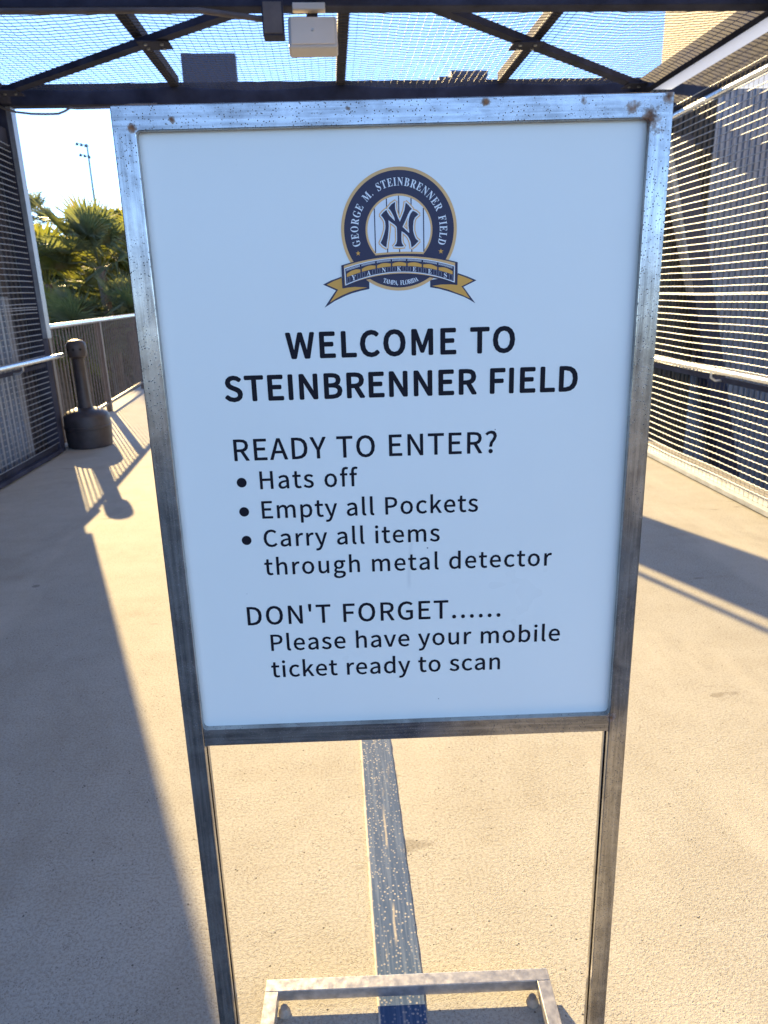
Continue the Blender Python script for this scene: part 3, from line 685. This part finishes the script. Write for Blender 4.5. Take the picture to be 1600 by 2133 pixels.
def band(t, b, m, k, u0=0, u1=1, f0=0.0, f1=1.0, n=24):
    """slice of the banner between arcs t (top) and b (bottom): f runs down, u runs across"""
    T3, B3 = arc3(*t, n=48), arc3(*b, n=48)
    def at(u, f):
        x = u * 48
        i = min(47, int(x))
        w = x - i
        p = [T3[i][j] * (1 - w) + T3[i + 1][j] * w for j in (0, 1)]
        q = [B3[i][j] * (1 - w) + B3[i + 1][j] * w for j in (0, 1)]
        return (p[0] * (1 - f) + q[0] * f, p[1] * (1 - f) + q[1] * f)
    pts = [at(u0 + (u1 - u0) * i / n, f0) for i in range(n + 1)] + [at(u1 - (u1 - u0) * i / n, f1) for i in range(n + 1)]
    if m is not None: cpoly(pts, k, m)
    return at
cpoly(g('tailL'), 1, NAVY)
cpoly(g('tailR'), 1, NAVY)
cpoly(g('goldL'), 2, GOLD)
cpoly(g('goldR'), 2, GOLD)
cpoly(circ(RO), 3, TAN)
cpoly(circ(RO * .948), 4, NAVY)
def window(r, low):
    P = []
    for i in range(97):
        a = R(-90 + 360 * i / 96 + 180 - 90)
    c = circ(r, -60, 240, 90)
    keep = [p for p in c if p[1] < low]
    c2 = arc3((keep[-1][0], low + .0003), (CC[0], low - .0007), (keep[0][0], low + .0003), 16)
    return keep + c2
cpoly(window(RO * .578, .1580), 5, TAN)
cpoly(window(RO * .545, .1558), 6, WHITE)
for x, z in CR['strip']:
    x = x / 1e4
    dx = x - CC[0]
    h = math.sqrt(max(0, (RO * .545) ** 2 - dx * dx))
    cpoly([(x - .00062, CC[1] - h), (x + .00062, CC[1] - h), (x + .00062, .1556), (x - .00062, .1556)], 7, NAVY)
ny = g('ny')
def stroke(pts, w, k, m):
    n = len(pts)
    for i in range(n):
        p, q = Vector(pts[i]), Vector(pts[(i + 1) % n])
        d = (q - p)
        if d.length < 1e-6: continue
        d.normalize()
        x = Vector((-d.y, d.x)) * w
        e = d * w * .45
        cpoly([tuple(p - e - x), tuple(q + e - x), tuple(q + e + x), tuple(p - e + x)], k, m)
stroke(ny, .0025, 8, TAN)
stroke(ny, .00125, 9, WHITE)
cpoly(ny, 10, NAVY)
# arched lettering
def arched(txt, r0, h, a0, a1, k, m, flip=1, sx=.80):
    s = h / CAPR
    adv = [(c, 330 if c == ' ' else GL['serif'][c][0]) for c in txt]
    tot = sum(a for _, a in adv)
    x = 0
    for c, a in adv:
        if c != ' ':
            mid = (x + a / 2) / tot
            ang = R(a0 + (a1 - a0) * mid)
            loops = oriented(GL['serif'][c][1])
            outer = [l for l in loops if area(l) > 0]
            holes = [l for l in loops if area(l) <= 0]
            ca, sa = math.cos(ang), math.sin(ang)
            cnt[0] += 1
            d = lay(k) - cnt[0] * 2e-7
            def fn(px, py, a=a):
                e = (px - a / 2) * s * sx
                rr = r0 + flip * py * s
                # radial direction (ca, sa up); tangent clockwise for flip = 1
                tx, ty = (sa, -ca) if flip > 0 else (-sa, ca)
                return SF(CC[0] + ca * rr + tx * e, CC[1] - (sa * rr + ty * e), d)
            for o_ in outer:
                xs = [p[0] for p in o_]
                hs = [q for q in holes if min(xs) <= q[0][0] <= max(xs)]
                cr.poly([o_] + hs, fn, m)
        x += a
arched("GEORGE M. STEINBRENNER FIELD", RO * .705, RO * .128, 200, -20.5, 5, WHITE, 1, .74)
arched("TAMPA, FLORIDA", RO * .905, RO * .074, 250.5, 291, 5, WHITE, -1, .74)
for x, y in g('star'):
    cpoly([(x + (.0030 if i % 2 == 0 else .0012) * math.sin(i * math.pi / 5), y - (.0030 if i % 2 == 0 else .0012) * math.cos(i * math.pi / 5)) for i in range(10)], 5, GOLD)
bt, bb = g('ban_top'), g('ban_bot')
band(bt, bb, NAVY, 11)
band(bt, bb, TAN, 12, .022, .978, .055, .93)
at = band(g('fld'), g('fldb'), WHITE, 13, -.0, 1, -.03, 1.03)
band(g('fld'), g('fldb'), NAVY, 14, .008, .992, .03, .97)
for i in range(7):
    u0, u1 = .012 + i * .1394, .012 + (i + 1) * .1394
    a = u0 + .007; b_ = u1 - .007
    for q in range(14):                                      # frieze teeth
        w = (b_ - a) / 14
        band(g('fld'), g('fldb'), WHITE, 15, a + q * w, a + q * w + w * .45, .06, .19, n=1)
    P0 = [at(a + (b_ - a) * t / 10, .36 - .09 * math.sin(math.pi * t / 10)) for t in range(11)]
    P1 = [at(b_ - (b_ - a) * t / 10, .56) for t in range(11)]
    cpoly(P0 + P1, 15, GOLD)
    wv = (b_ - a)
    for j, (p, q) in enumerate(((0, .22), (.25, .73), (.76, 1))):
        band(g('fld'), g('fldb'), DUSK, 15, a + wv * p, a + wv * q, .60, .935, n=4)
        band(g('fld'), g('fldb'), NAVY, 16, a + wv * (p + (.035 if j != 1 else 0)), a + wv * (q - (.035 if j != 1 else 0)), .60 if j == 1 else .625, .935 if j == 1 else .91, n=4)
    c = "YANKEES"[i]
    loops = oriented(GL['serif'][c][1])
    xs = [p[0] for l in loops for p in l]
    mid = (min(xs) + max(xs)) / 2
    o0 = at(a + wv * .49, .92)
    o1 = at(a + wv * .49, .60)
    up = Vector((o1[0] - o0[0], o1[1] - o0[1]))
    s = up.length / CAPR
    up.normalize()
    rt = Vector((-up.y, up.x))
    cnt[0] += 1
    d = lay(17) - cnt[0] * 2e-7
    outer = [l for l in loops if area(l) > 0]
    holes = [l for l in loops if area(l) <= 0]
    cr.poly(outer + holes, lambda px, py: SF(o0[0] + rt.x * (px - mid) * s * .92 + up.x * py * s, o0[1] + rt.y * (px - mid) * s * .92 + up.y * py * s, d), WHITE)
cr.build('crest', [M['cnavy'], M['cgold'], M['ctan'], M['cwhite'], M['cdusk']], pan)

# ------------------------------------------------------------------ roof cage over the walkway
XL, XR = -2.48, 2.45
canopy = empty('steel_canopy', (.08, 6.5, 0), 'dark navy steel roof frame with wire mesh spanning the walkway above the sign', 'canopy')
def cpart(mb, name, mat, **k):
    mb.v = [(x - .08, y - 6.5, z) for x, y, z in mb.v]
    return mb.build(name, mat, canopy, **k)
for i, y in enumerate((6.5, 4.475, 2.2, -.1)):
    b = MB().box((XL - .14, y - .055, 2.775 if i == 0 else 2.765), (XR + .22, y + .055, 2.925))
    cpart(b, 'beam', M['navy'], bevel=.006)
for x in (-1.15, .155, 1.46):
    cpart(MB().box((x - .035, -.1, 2.895), (x + .035, 6.44, 2.965)), 'purlin', M['navy'], bevel=.004)
for x, w in ((XL + .02, .08), (XR + .16, .07)):
    cpart(MB().box((x - w / 2, -.1, 2.785), (x + w / 2, 6.44, 2.895)), 'edge_beam', M['navy'], bevel=.004)
cpart(MB().beam((.22, 4.18, 2.85), (-2.44, 6.36, 2.85), .075, .04), 'brace', M['navy'])
cpart(MB().beam((.12, 4.20, 2.85), (2.60, 6.40, 2.85), .075, .04), 'brace', M['navy'])
for x in (-2.44, 2.60):
    cpart(MB().beam((.17, 1.9 + .3, 2.85), (x, 4.4, 2.85), .075, .04), 'brace', M['navy'])
for y in (6.5, 3.55, 2.2, -.1):
    for sx, x in ((-1, XL - .055), (1, XR + .09)):
        b = MB().box((x - .055, y - .055, 0), (x + .055, y + .055, 2.77 if y < 6 else 2.774))
        cpart(b, 'post', M['navy'], bevel=.005)
def bolted_plate(x, y, z, w, d, nx, ny):
    p = cpart(MB().box((x - w / 2, y - d / 2, z - .008), (x + w / 2, y + d / 2, z)), 'gusset_plate', M['navy'], bevel=.002)
    for i in range(nx):
        for j in range(ny):
            bx = x - w / 2 + w * (i + .5) / nx
            by = y - d / 2 + d * (j + .5) / ny
            b = MB().lathe([(.011, -.018), (.012, -.016), (.012, -.008)], (bx - .08, by - 6.5, z), 6)
            b.build('bolt', M['galvplate'], p)
bolted_plate(-1.03, 5.22, 2.828, .20, .16, 2, 2)
bolted_plate(1.36, 5.29, 2.828, .20, .16, 2, 2)
bolted_plate(.155, 4.62, 2.89, .16, .14, 2, 2)
bolted_plate(-2.36, 6.28, 2.828, .16, .18, 2, 1)
bolted_plate(2.50, 6.28, 2.828, .16, .18, 2, 1)
# mesh sheet, sagging between the purlins
rr = np.random.RandomState(3)
pur = np.array([XL, -1.15, .155, 1.46, XR + .16])
def sag(x, y):
    i = np.clip(np.searchsorted(pur, x) - 1, 0, 3)
    t = (x - pur[i]) / (pur[i + 1] - pur[i])
    amp = .026 + .008 * np.sin(y * 1.7 + i * 2.1) + .002 * np.sin(y * 5.3 + i)
    return 2.889 - amp * np.sin(np.pi * np.clip(t, 0, 1)) ** 1.3 + .002 * np.sin(x * 40 + y * 9)
gy = np.arange(-.1, 6.44, .0508)
gx = np.arange(XL + .03, XR + .15, .0508)
px = np.linspace(XL, XR + .16, 62)
X_, Y_ = np.meshgrid(px, gy)
setA = wires(np.stack([X_, Y_, sag(X_, Y_)], -1) - np.array([.08, 6.5, 0]), .0026, (0, 1, 0), (0, 0, 1))
py = np.linspace(-.1, 6.44, 40)
Y_, X_ = np.meshgrid(py, gx)
setB = wires(np.stack([X_, Y_, sag(X_, Y_) + .003], -1) - np.array([.08, 6.5, 0]), .0015, (1, 0, 0), (0, 0, 1))
wire_object('roof_mesh', [setA, setB], [M['roofwire'], M['roofwire']], canopy)

# ------------------------------------------------------------------ the two mesh side walls
def mesh_wall(X, s, label, platemat, hz, hx, hy1, topz):
    y0, y1 = -1.6, 6.42
    t = empty('mesh_wall', (X, (y0 + y1) / 2, 0), label, 'mesh wall')
    oy = (y0 + y1) / 2
    def part(mb, name, mat, **k):
        mb.v = [(x - X, y - oy, z) for x, y, z in mb.v]
        return mb.build(name, mat, t, **k)
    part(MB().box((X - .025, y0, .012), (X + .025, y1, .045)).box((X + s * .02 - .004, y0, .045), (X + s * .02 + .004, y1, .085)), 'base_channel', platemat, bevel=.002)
    part(MB().box((X + min(s * .01, s * .06), y0, topz + .045), (X + max(s * .01, s * .06), y1, topz + .19)), 'top_channel', M['navy'], bevel=.003)
    part(MB().tube([(X, y0, topz), (X, y1 - .5, topz)], .019, 12), 'top_pipe', M['rail'], smooth=True)
    # handrail with returns and brackets
    hr = part(MB().tube([(hx, y0, hz), (hx, hy1 - .03, hz), (hx, hy1, hz)], .019, 14), 'handrail', M['rail'], smooth=True)
    for y in np.arange(y0 + .6, hy1, 1.35):
        b = MB().tube([(hx, y, hz - .018), (hx, y, hz - .05), (hx + s * .03, y, hz - .07), (X, y, hz - .07)], .007, 8)
        b.v = [(x - X, yy - oy, z) for x, yy, z in b.v]
        b.build('bracket', M['rail'], hr, smooth=True)
    part(MB().box((X + s * .006 - .004, y0, hz - .082), (X + s * .006 + .004, y1, hz - .050)), 'mid_channel', M['navy'])
    zs = np.concatenate([np.arange(.10, hz - .12, .0445), np.arange(hz - .035, 1.262, .0445), np.arange(1.238, topz + .07, .0445)])
    yv = np.concatenate([np.arange(y0, 1.5, .10), np.arange(1.5, y1, .0254)])
    Y2, Z2 = np.meshgrid(yv, zs)
    crimp = .0024 * np.where((np.arange(len(yv)) % 2) == 0, 1, -1)[None, :] + 0 * Y2
    wob = .006 * np.sin(Y2 * 2.1 + Z2 * .7) + .003 * np.sin(Y2 * 6 + 1.3 * Z2)
    P = np.stack([crimp + .7 * wob, Y2 - oy, Z2 + .5 * wob + crimp * .35], -1)
    A = wires(P, .0035, (1, 0, 0), (0, 0, 1), 6)
    ys_ = np.arange(y0 + .02, y1, .0508)
    zz = np.linspace(.05, topz + .08, 16)
    Z3, Y3 = np.meshgrid(zz, ys_)
    B = wires(np.stack([.0042 + 0 * Z3, Y3 - oy, Z3], -1), .0011, (1, 0, 0), (0, 1, 0), 4)
    wire_object('wire_mesh', [A, B], [M['galv'], M['darkwire']], t)
    return t
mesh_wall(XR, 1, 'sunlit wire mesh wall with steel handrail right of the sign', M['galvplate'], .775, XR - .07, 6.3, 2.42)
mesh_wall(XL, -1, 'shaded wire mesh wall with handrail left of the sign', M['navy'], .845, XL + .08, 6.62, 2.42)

# end post of the left wall has a pale edge strip
ep = cpart(MB().box((-2.4795, 6.45, 1.0), (-2.440, 6.54, 2.772)), 'edge_strip', M['galvplate'])
tag(ep, 'pale galvanised strip up the edge of the left end post')

# ------------------------------------------------------------------ things under the roof
fl = empty('flood_light', (-.03, 4.33, 2.60), 'square pale grey floodlight hung under the near roof beam', 'floodlight')
tl = Matrix.Rotation(R(-28), 4, 'X')
MB().box((-.128, -.03, -.095), (.128, .045, .095), M=tl).build('housing', M['lampbody'], fl, bevel=.012)
MB().box((-.114, -.036, -.082), (.114, -.0302, .082), M=tl).lathe([(.008, 0), (.008, .004), (.003, .005)], (0, 0, 0), 10).build('lens', M['lamplens'], fl, bevel=.003) if False else MB().box((-.114, -.036, -.082), (.114, -.0302, .082), M=tl).build('lens', M['lamplens'], fl, bevel=.003)
b = MB().tube([(0, -.036, 0), (0, -.041, 0)], .008, 12)
b.v = [tuple(tl @ Vector(p)) for p in b.v]
b.build('sensor', M['lampbody'], fl)
MB().box((-.03, .05, .02), (.03, .09, .165)).build('bracket', M['navy'], fl)
MB().box((-.10, -.01, .118), (.07, .05, .150)).build('driver_box', M['lampbody'], fl, bevel=.004)
jb = empty('junction_box', (-.235, 4.36, 2.66), 'small dark electrical box left of the floodlight', 'electrical box')
MB().box((-.055, -.045, -.06), (.055, .058, .104)).build('box_body', M['navy'], jb, bevel=.004)
MB().box((-.048, -.052, -.052), (.048, -.0455, .09)).build('cover', M['bronze'], jb, bevel=.002)
cd = MB().tube([(-2.40, 4.385, 2.735), (-1.1, 4.385, 2.738), (-.62, 4.385, 2.736), (-.46, 4.38, 2.715), (-.29, 4.37, 2.69)], .014, 10)
cd = cd.build('conduit', M['bronze'], None, smooth=True)
tag(cd, 'thin dark conduit running along the near roof beam to the electrical box', 'conduit')
cb = MB().tube([(-2.52, 6.36, 2.77), (-2.45, 6.36, 2.735), (-2.37, 6.36, 2.712), (-2.25, 6.36, 2.698), (-2.15, 6.36, 2.695), (-2.05, 6.36, 2.696), (-2.0, 6.36, 2.713), (-1.955, 6.36, 2.735), (-1.90, 6.36, 2.731), (-1.6, 6.36, 2.735), (-1.5, 6.39, 2.76), (-1.3, 6.43, 2.77)], .0085, 8)
cb = cb.build('cable', M['cable'], None, smooth=True)
tag(cb, 'grey cable sagging under the far roof beam at the left post', 'cable')

# ------------------------------------------------------------------ smokers' bin
ac = empty('ash_receptacle', (-2.315, 6.74, 0), 'dark smokers ash bin with a long neck beside the left end post', 'ash bin')
MB().lathe([(.185, 0), (.197, .012), (.204, .10), (.203, .17), (.209, .175), (.209, .195), (.204, .20), (.202, .285), (.190, .305), (.160, .330), (.11, .350), (.066, .362)], n=36).build('drum', M['black'], ac, smooth=True)
MB().lathe([(.066, .362), (.060, .40), (.056, .60), (.052, .80), (.055, .805)], n=24).build('neck', M['black'], ac, smooth=True)
hd = MB().lathe([(.056, .806), (.078, .822), (.086, .86), (.086, .915), (.078, .945), (.055, .962), (.02, .970)], n=28).build('head', M['black'], ac, smooth=True)
for a in (-90, -50, -130, 20, 160, 90):
    b = MB()
    ca, sa = math.cos(R(a)), math.sin(R(a))
    b.tube([(ca * .080, sa * .080, .885), (ca * .0872, sa * .0872, .885)], .011, 12)
    b.build('ash_hole', M['hole'], hd)

# ------------------------------------------------------------------ picket fence along the left edge beyond the cage
fp = [(-2.64, 6.93), (-2.76, 8.8), (-2.90, 11.0), (-3.12, 14.0), (-3.40, 18.5)]
def fat(y):
    for (xa, ya), (xb, yb) in zip(fp, fp[1:]):
        if y <= yb: return xa + (xb - xa) * (y - ya) / (yb - ya)
    return fp[-1][0]
pf = empty('picket_fence', (-2.64, 6.93, 0), 'brown steel picket fence with bright top rail along the left edge', 'fence')
def fpart(mb, name, mat, **k):
    mb.v = [(x + 2.64, y - 6.93, z) for x, y, z in mb.v]
    return mb.build(name, mat, pf, **k)
b = MB()
y = 7.02
while y < 18.4:
    x = fat(y)
    b.tube([(x, y, .09), (x, y, 1.06)], .0068, 6, cap=False)
    y += .112
fpart(b, 'pickets', M['bronze'])
fpart(MB().tube([(x, y_, 1.075) for x, y_ in fp], .024, 12), 'top_rail', M['rail'], smooth=True)
b = MB()
for (xa, ya), (xb, yb) in zip(fp, fp[1:]):
    b.beam((xa, ya, .105), (xb, yb, .105), .032, .03)
fpart(b, 'bottom_rail', M['bronze'])
for y in (6.96, 8.9, 11.1, 13.3, 15.5, 17.7):
    x = fat(y)
    fpart(MB().box((x - .03, y - .03, 0), (x + .03, y + .03, 1.056)), 'post', M['bronze'], bevel=.003)

# ------------------------------------------------------------------ hidden behind the sign: column and post added to cast the shadows across the deck
def sunline(x, y, yy):                 # floor point -> place at depth yy on the way to the sun
    return x + (yy - y) * sd.x / sd.y
yc = 8.0
xa, xb = sunline(1.749, 3.824, yc), sunline(1.462, 3.166, yc)
colm = empty('shadow_column', ((xa + xb) / 2, yc, 0), 'unseen navy column placed behind the sign to cast the broad deck shadow', 'column')
hw = abs(xa - xb) / 2
MB().box((-hw, -.12, .02), (hw, .12, 2.9)).build('column_body', M['navy'], colm, bevel=.01)
MB().box((-hw - .04, -.16, 0), (hw + .04, .16, .02)).build('base_plate', M['galvplate'], colm)
xs_ = sunline(1.392, 3.000, yc)
sp = empty('slim_post', (xs_, yc, 0), 'unseen slim post placed beside the column to cast the thin shadow stripe', 'post')
MB().tube([(0, 0, .01), (0, 0, 2.85)], .022, 12).build('post_pipe', M['navy'], sp, smooth=True)
MB().box((-.07, -.07, 0), (.07, .07, .01)).build('base_plate', M['galvplate'], sp)

# ------------------------------------------------------------------ buildings round the cage
def ribbed(x0, x1, zb, zt, y, pitch=.05, depth=.018, lean=0.0):
    """ribbed sheet facing -Y with real thickness; ribs may lean"""
    mb = MB()
    n = max(1, int((x1 - x0) / pitch))
    prof = []
    for i in range(n):
        a = x0 + i * pitch
        prof += [(a, y), (a + pitch * .45, y), (a + pitch * .5, y + depth), (a + pitch * .95, y + depth)]
    prof += [(x1, y)]
    prof = prof + [(x1, y + .08), (x0, y + .08)]
    mb.prism(prof, zb, zt, lambda px, py, z: (px - lean * (z - zb), py, z))
    return mb
rb = empty('ribbed_building', (5.5, 7.6, GZ), 'dark ribbed metal building seen through the right mesh wall', 'building')
def rpart(mb, name, mat, **k):
    mb.v = [(x - 5.5, y - 7.6, z - GZ) for x, y, z in mb.v]
    return mb.build(name, mat, rb, **k)
rpart(ribbed(2.80, 3.70, GZ, 3.10, 7.26), 'brown_cladding', M['cladbrown'])
rpart(ribbed(3.705, 9.0, GZ, 3.10, 7.25, pitch=.06), 'grey_cladding', M['cladgrey'])
rpart(MB().box((2.80, 7.36, GZ), (9.0, 8.6, 3.05)), 'building_body', M['cladnavy'])
def lean_bar(mb, xt, zt, xb, zb, w, y0, y1):
    mb.add([(xt - w / 2, y0, zt), (xt + w / 2, y0, zt), (xt + w / 2, y1, zt), (xt - w / 2, y1, zt), (xb - w / 2, y0, zb), (xb + w / 2, y0, zb), (xb + w / 2, y1, zb), (xb - w / 2, y1, zb)],
           [(0, 1, 2, 3), (7, 6, 5, 4), (4, 5, 1, 0), (5, 6, 2, 1), (6, 7, 3, 2), (7, 4, 0, 3)])
    return mb
rpart(lean_bar(MB(), 3.28, 2.6, 4.52, -2.2, .20, 7.02, 7.2), 'raker', M['raker'])
rpart(lean_bar(MB(), 3.16, 2.6, 3.66, 1.0, .11, 7.03, 7.19), 'stay', M['paleraker'])
sf_ = tag(MB().box((2.66, -.1, 2.80), (3.75, 6.3, 2.87)).build('eave', M['soffit'], None), 'pale translucent eave sheet outside the top of the right mesh wall', 'eave')
bb_ = empty('beige_building', (10, 10, GZ), 'tall sunlit beige building above the right side of the roof mesh', 'building')
MB().box((-4, -9, 0), (6, 3.9, 15)).build('wall', M['stucco'], bb_)
MB().box((-4.15, -9.15, 15), (6.15, 4.05, 15.4)).build('parapet', M['stucco'], bb_)
nb_ = empty('navy_tower', (-4.17, 31, GZ), 'square navy tower block rising behind the roof mesh', 'tower')
MB().box((-1.0, -.25, 0), (1.0, .25, 13.0)).build('shaft', M['navywall'], nb_)
MB().box((-1.0, -.25, 13.003), (1.0, .25, 13.2)).build('parapet', M['navywall'], nb_)
lr = empty('low_navy_building', (7.2, 42, GZ), 'navy roofline just showing above the far roof beam', 'building')
MB().box((-1.3, -2, 0), (1.1, 3, 14.7)).build('wall', M['navywall'], lr)
MB().box((-.7, -2.05, 14.703), (1.15, 3, 14.95)).build('roof', M['navywall'], lr)
lb_ = empty('kiosk_building', (-4.4, 0, GZ), 'dark ribbed building behind the left mesh wall', 'building')
MB().box((-1.6, -1.6, 0), (1.73, 6.86, 6.90)).build('building_body', M['cladnavy'], lb_)
def ribx(x, y0, y1, zb, zt, pitch=.09):
    mb = MB()
    n = int((y1 - y0) / pitch)
    prof = []
    for i in range(n):
        a = y0 + i * pitch
        prof += [(x, a), (x, a + pitch * .45), (x - .02, a + pitch * .52), (x - .02, a + pitch * .95)]
    prof += [(x, y1), (x - .06, y1), (x - .06, y0)]
    mb.prism(prof, zb, zt, lambda px, py, z: (px + 4.4, py, z - GZ))
    return mb
ribx(-2.60, -1.5, 6.18, -.5, 1.35).build('grey_cladding', M['cladgrey'], lb_)
ribx(-2.60, 6.185, 6.86, -.5, 2.7).build('navy_cladding', M['cladnavy'], lb_)
ribx(-2.60, -1.5, 6.18, 1.355, 2.7).build('upper_cladding', M['cladnavy'], lb_)
gt = empty('gate_building', (0, -24, GZ), 'navy gate building behind the viewer at the walkway end', 'building')
MB().box((-9, -2, 0), (9, 1.4, 6.6)).build('wall', M['navywall'], gt)

# ------------------------------------------------------------------ plants beyond the fence
rnd = random.Random(11)
def palm_crown(seed, n_frond=20, rad=1.6, leaf=34):
    rn = random.Random(seed)
    mb = MB()
    for f in range(n_frond):
        az = f * 2.399 + rn.uniform(-.3, .3)
        el = R(rn.uniform(50, 88)) if f < n_frond * .25 else R(rn.uniform(-45, 55))
        d = Vector((math.cos(az) * math.cos(el), math.sin(az) * math.cos(el), math.sin(el)))
        side = d.cross(Vector((0, 0, 1))).normalized()
        side = (side + d.cross(side) * rn.uniform(-.6, .6)).normalized()
        nrm = side.cross(d).normalized()
        pl = rad * rn.uniform(.40, .70)
        tip = d * pl + Vector((0, 0, -.08 * pl))
        mb.tube([Vector((0, 0, -.08)), tip * .55 + Vector((0, 0, .06)), tip], [.022, .015, .010], 5)
        L = rad * rn.uniform(.58, .80)
        spread = R(rn.uniform(200, 270))
        for k in range(leaf):
            t = k / (leaf - 1) - .5
            a = t * spread
            ld = d * math.cos(a) + side * math.sin(a) + nrm * (.10 + .30 * abs(t))
            ld.normalize()
            ll = L * (1 - .55 * abs(t) ** 1.5 * 2) * rn.uniform(.9, 1.08)
            w = L * .030
            sdv = ld.cross(nrm).normalized() * w
            droop = Vector((0, 0, -1)) * ll * rn.uniform(.03, .28)
            p0, p1, p2 = tip, tip + ld * ll * .52, tip + ld * ll + droop
            mb.add([p0 - sdv * .3, p0 + sdv * .3, p1 + sdv, p1 + nrm * w * .9, p1 - sdv, p2], [(0, 3, 4), (0, 1, 3), (1, 2, 3), (4, 3, 5), (3, 2, 5)])
    return mb
def palm(x, y, z, rad, seed, mat, label, n=26, group=None, leaf=26):
    t = empty('palm_tree', (x, y, GZ), label, 'palm tree', rz=seed, group=group)
    h = z - GZ
    tk = MB()
    pts, rs = [], []
    rn = random.Random(seed)
    for i in range(13):
        k = i / 12
        pts.append((.12 * math.sin(k * 2 + seed), .10 * math.sin(k * 1.6), h * k - .02 * (i == 0)))
        rs.append((.17 - .05 * k) * (1 + .07 * (i % 2)))
    tk.tube(pts, rs, 12)
    tk.build('trunk', M['trunk'], t, smooth=True)
    c = palm_crown(seed, n, rad, leaf)
    ex = pts[-1]
    c.v = [(a + ex[0], b + ex[1], d + h) for a, b, d in c.v]
    c.build('crown', mat, t)
    return t
palm(-5.95, 20.2, 2.15, 1.75, 1, M['palmdark'], 'tall spiky fan palm with grey green blades beyond the picket fence', 20, leaf=34)
palm(-7.55, 20.8, 1.75, 1.60, 2, M['palm'], 'olive green fan palm nearest the left end post', 18, leaf=34)
palm(-6.15, 18.0, .45, 1.25, 3, M['palmdark'], 'low fan palm with drooping blades right behind the top rail', 16, leaf=34)
palm(-5.55, 22.3, 2.25, 1.60, 4, M['palm'], 'yellow green fan palm beside the sign frame', 18, leaf=34)
palm(-6.95, 18.6, .25, 1.25, 5, M['palm'], 'small fan palm low behind the bin', 16, leaf=34)
palm(-4.95, 18.4, .75, 1.30, 7, M['palmdark'], 'dusty fan palm low behind the fence next to the sign', 16, leaf=34)
palm(-17.6, 46, 6.1, 1.5, 6, M['palmdark'], 'distant single palm above the shrubs at the left post', 40, leaf=18)
def leafmass(blobs, n, size, seed):
    rn = np.random.RandomState(seed)
    mb = MB()
    tot = sum(b[3] ** 2 for b in blobs)
    for bx, by, bz, br in blobs:
        for _ in range(int(n * br * br / tot)):
            v = rn.normal(size=3)
            v /= np.linalg.norm(v)
            p = np.array([bx, by, bz]) + v * br * (rn.uniform(.25, 1) ** .5) * np.array([1, 1, .85])
            a = rn.normal(size=3); a /= np.linalg.norm(a)
            c = np.cross(a, rn.normal(size=3)); c /= np.linalg.norm(c)
            s = size * rn.uniform(.6, 1.4)
            mb.add([p - a * s, p + c * s * .42, p + a * s, p - c * s * .42], [(0, 1, 2, 3)])
    return mb
def tree(x, y, z, rad, seed, mat, label, n=2600, size=.13):
    t = empty('leafy_tree', (x, y, GZ), label, 'tree')
    rn = random.Random(seed)
    h = z - GZ
    b = MB().tube([(0, 0, 0), (.1, .05, h * .3), (0, .1, h * .7)], [.22, .17, .08], 10)
    blobs = []
    for i in range(22):
        a = rn.uniform(0, 6.28)
        q = (rad * .75 * math.cos(a) * rn.uniform(.2, 1), rad * .75 * math.sin(a) * rn.uniform(.2, 1), h - rad * rn.uniform(.35, 1.9), rad * rn.uniform(.32, .52))
        blobs.append(q)
        b.tube([(.05, .07, h * .35), (q[0] * .5, q[1] * .5, (h * .35 + q[2]) / 2), q[:3]], [.08, .05, .02], 6)
    b.build('trunk', M['trunk'], t, smooth=True)
    leafmass(blobs, n, size, seed).build('crown', mat, t)
    return t
tree(-7.3, 27.5, 4.45, 2.0, 21, M['leafy'], 'bright yellow green tree at the sign edge behind the palms', 15000, .15)
tree(-9.9, 28.5, 3.9, 2.6, 22, M['leafd'], 'dark round tree behind the fan palms', 16000, .17)
tree(-12.4, 31, 4.1, 2.8, 23, M['leafy'], 'yellow green tree behind the left end post', 16000, .17)
tree(-8.3, 25.0, 2.2, 2.3, 24, M['leafd'], 'low dark tree between the palms and the far trees', 14000, .16)
tree(-6.6, 24.0, 1.2, 2.0, 25, M['leafd'], 'low dark shrub under the yellow green palm', 12000, .16)
tree(-9.4, 24.0, 1.5, 2.1, 26, M['leafy'], 'low olive shrub behind the palm nearest the post', 12000, .16)
for i, (x, y, z, rad) in enumerate(((-30, 78, 4.4, 4.5), (-24, 84, 4.0, 4.5), (-17, 82, 4.2, 4.5), (-38, 80, 4.2, 4.5))):
    t = tree(x, y, z, rad, 31 + i, M['leafd'], 'far dark tree in the row at the edge of the parking lot', 1500, .4)
    t['group'] = 'far row of trees'

# ------------------------------------------------------------------ stadium light pole
lp = empty('light_pole', (-35.2, 120, GZ), 'slender pale green stadium light pole with lamp racks on top', 'light pole')
H = 23.6 - GZ
MB().tube([(0, 0, 0), (0, 0, H * .5), (0, 0, H)], [.28, .20, .13], 12).build('pole', M['polegreen'], lp, smooth=True)
for dz, w in ((0, 1.5), (-1.5, 1.2)):
    a = MB().tube([(.3, 0, H + dz - .3), (-w, 0, H + dz + .15)], .06, 8).build('cross_arm', M['polegreen'], lp)
    for k in range(3):
        q = -w + .1 + k * .62
        z = H + dz + .05 - k * .13
        MB().lathe([(.08, .16), (.15, .04), (.26, -.22), (.22, -.25)], (q, -.12, z), 12).build('lamp_head', M['bronze'], a, smooth=True)
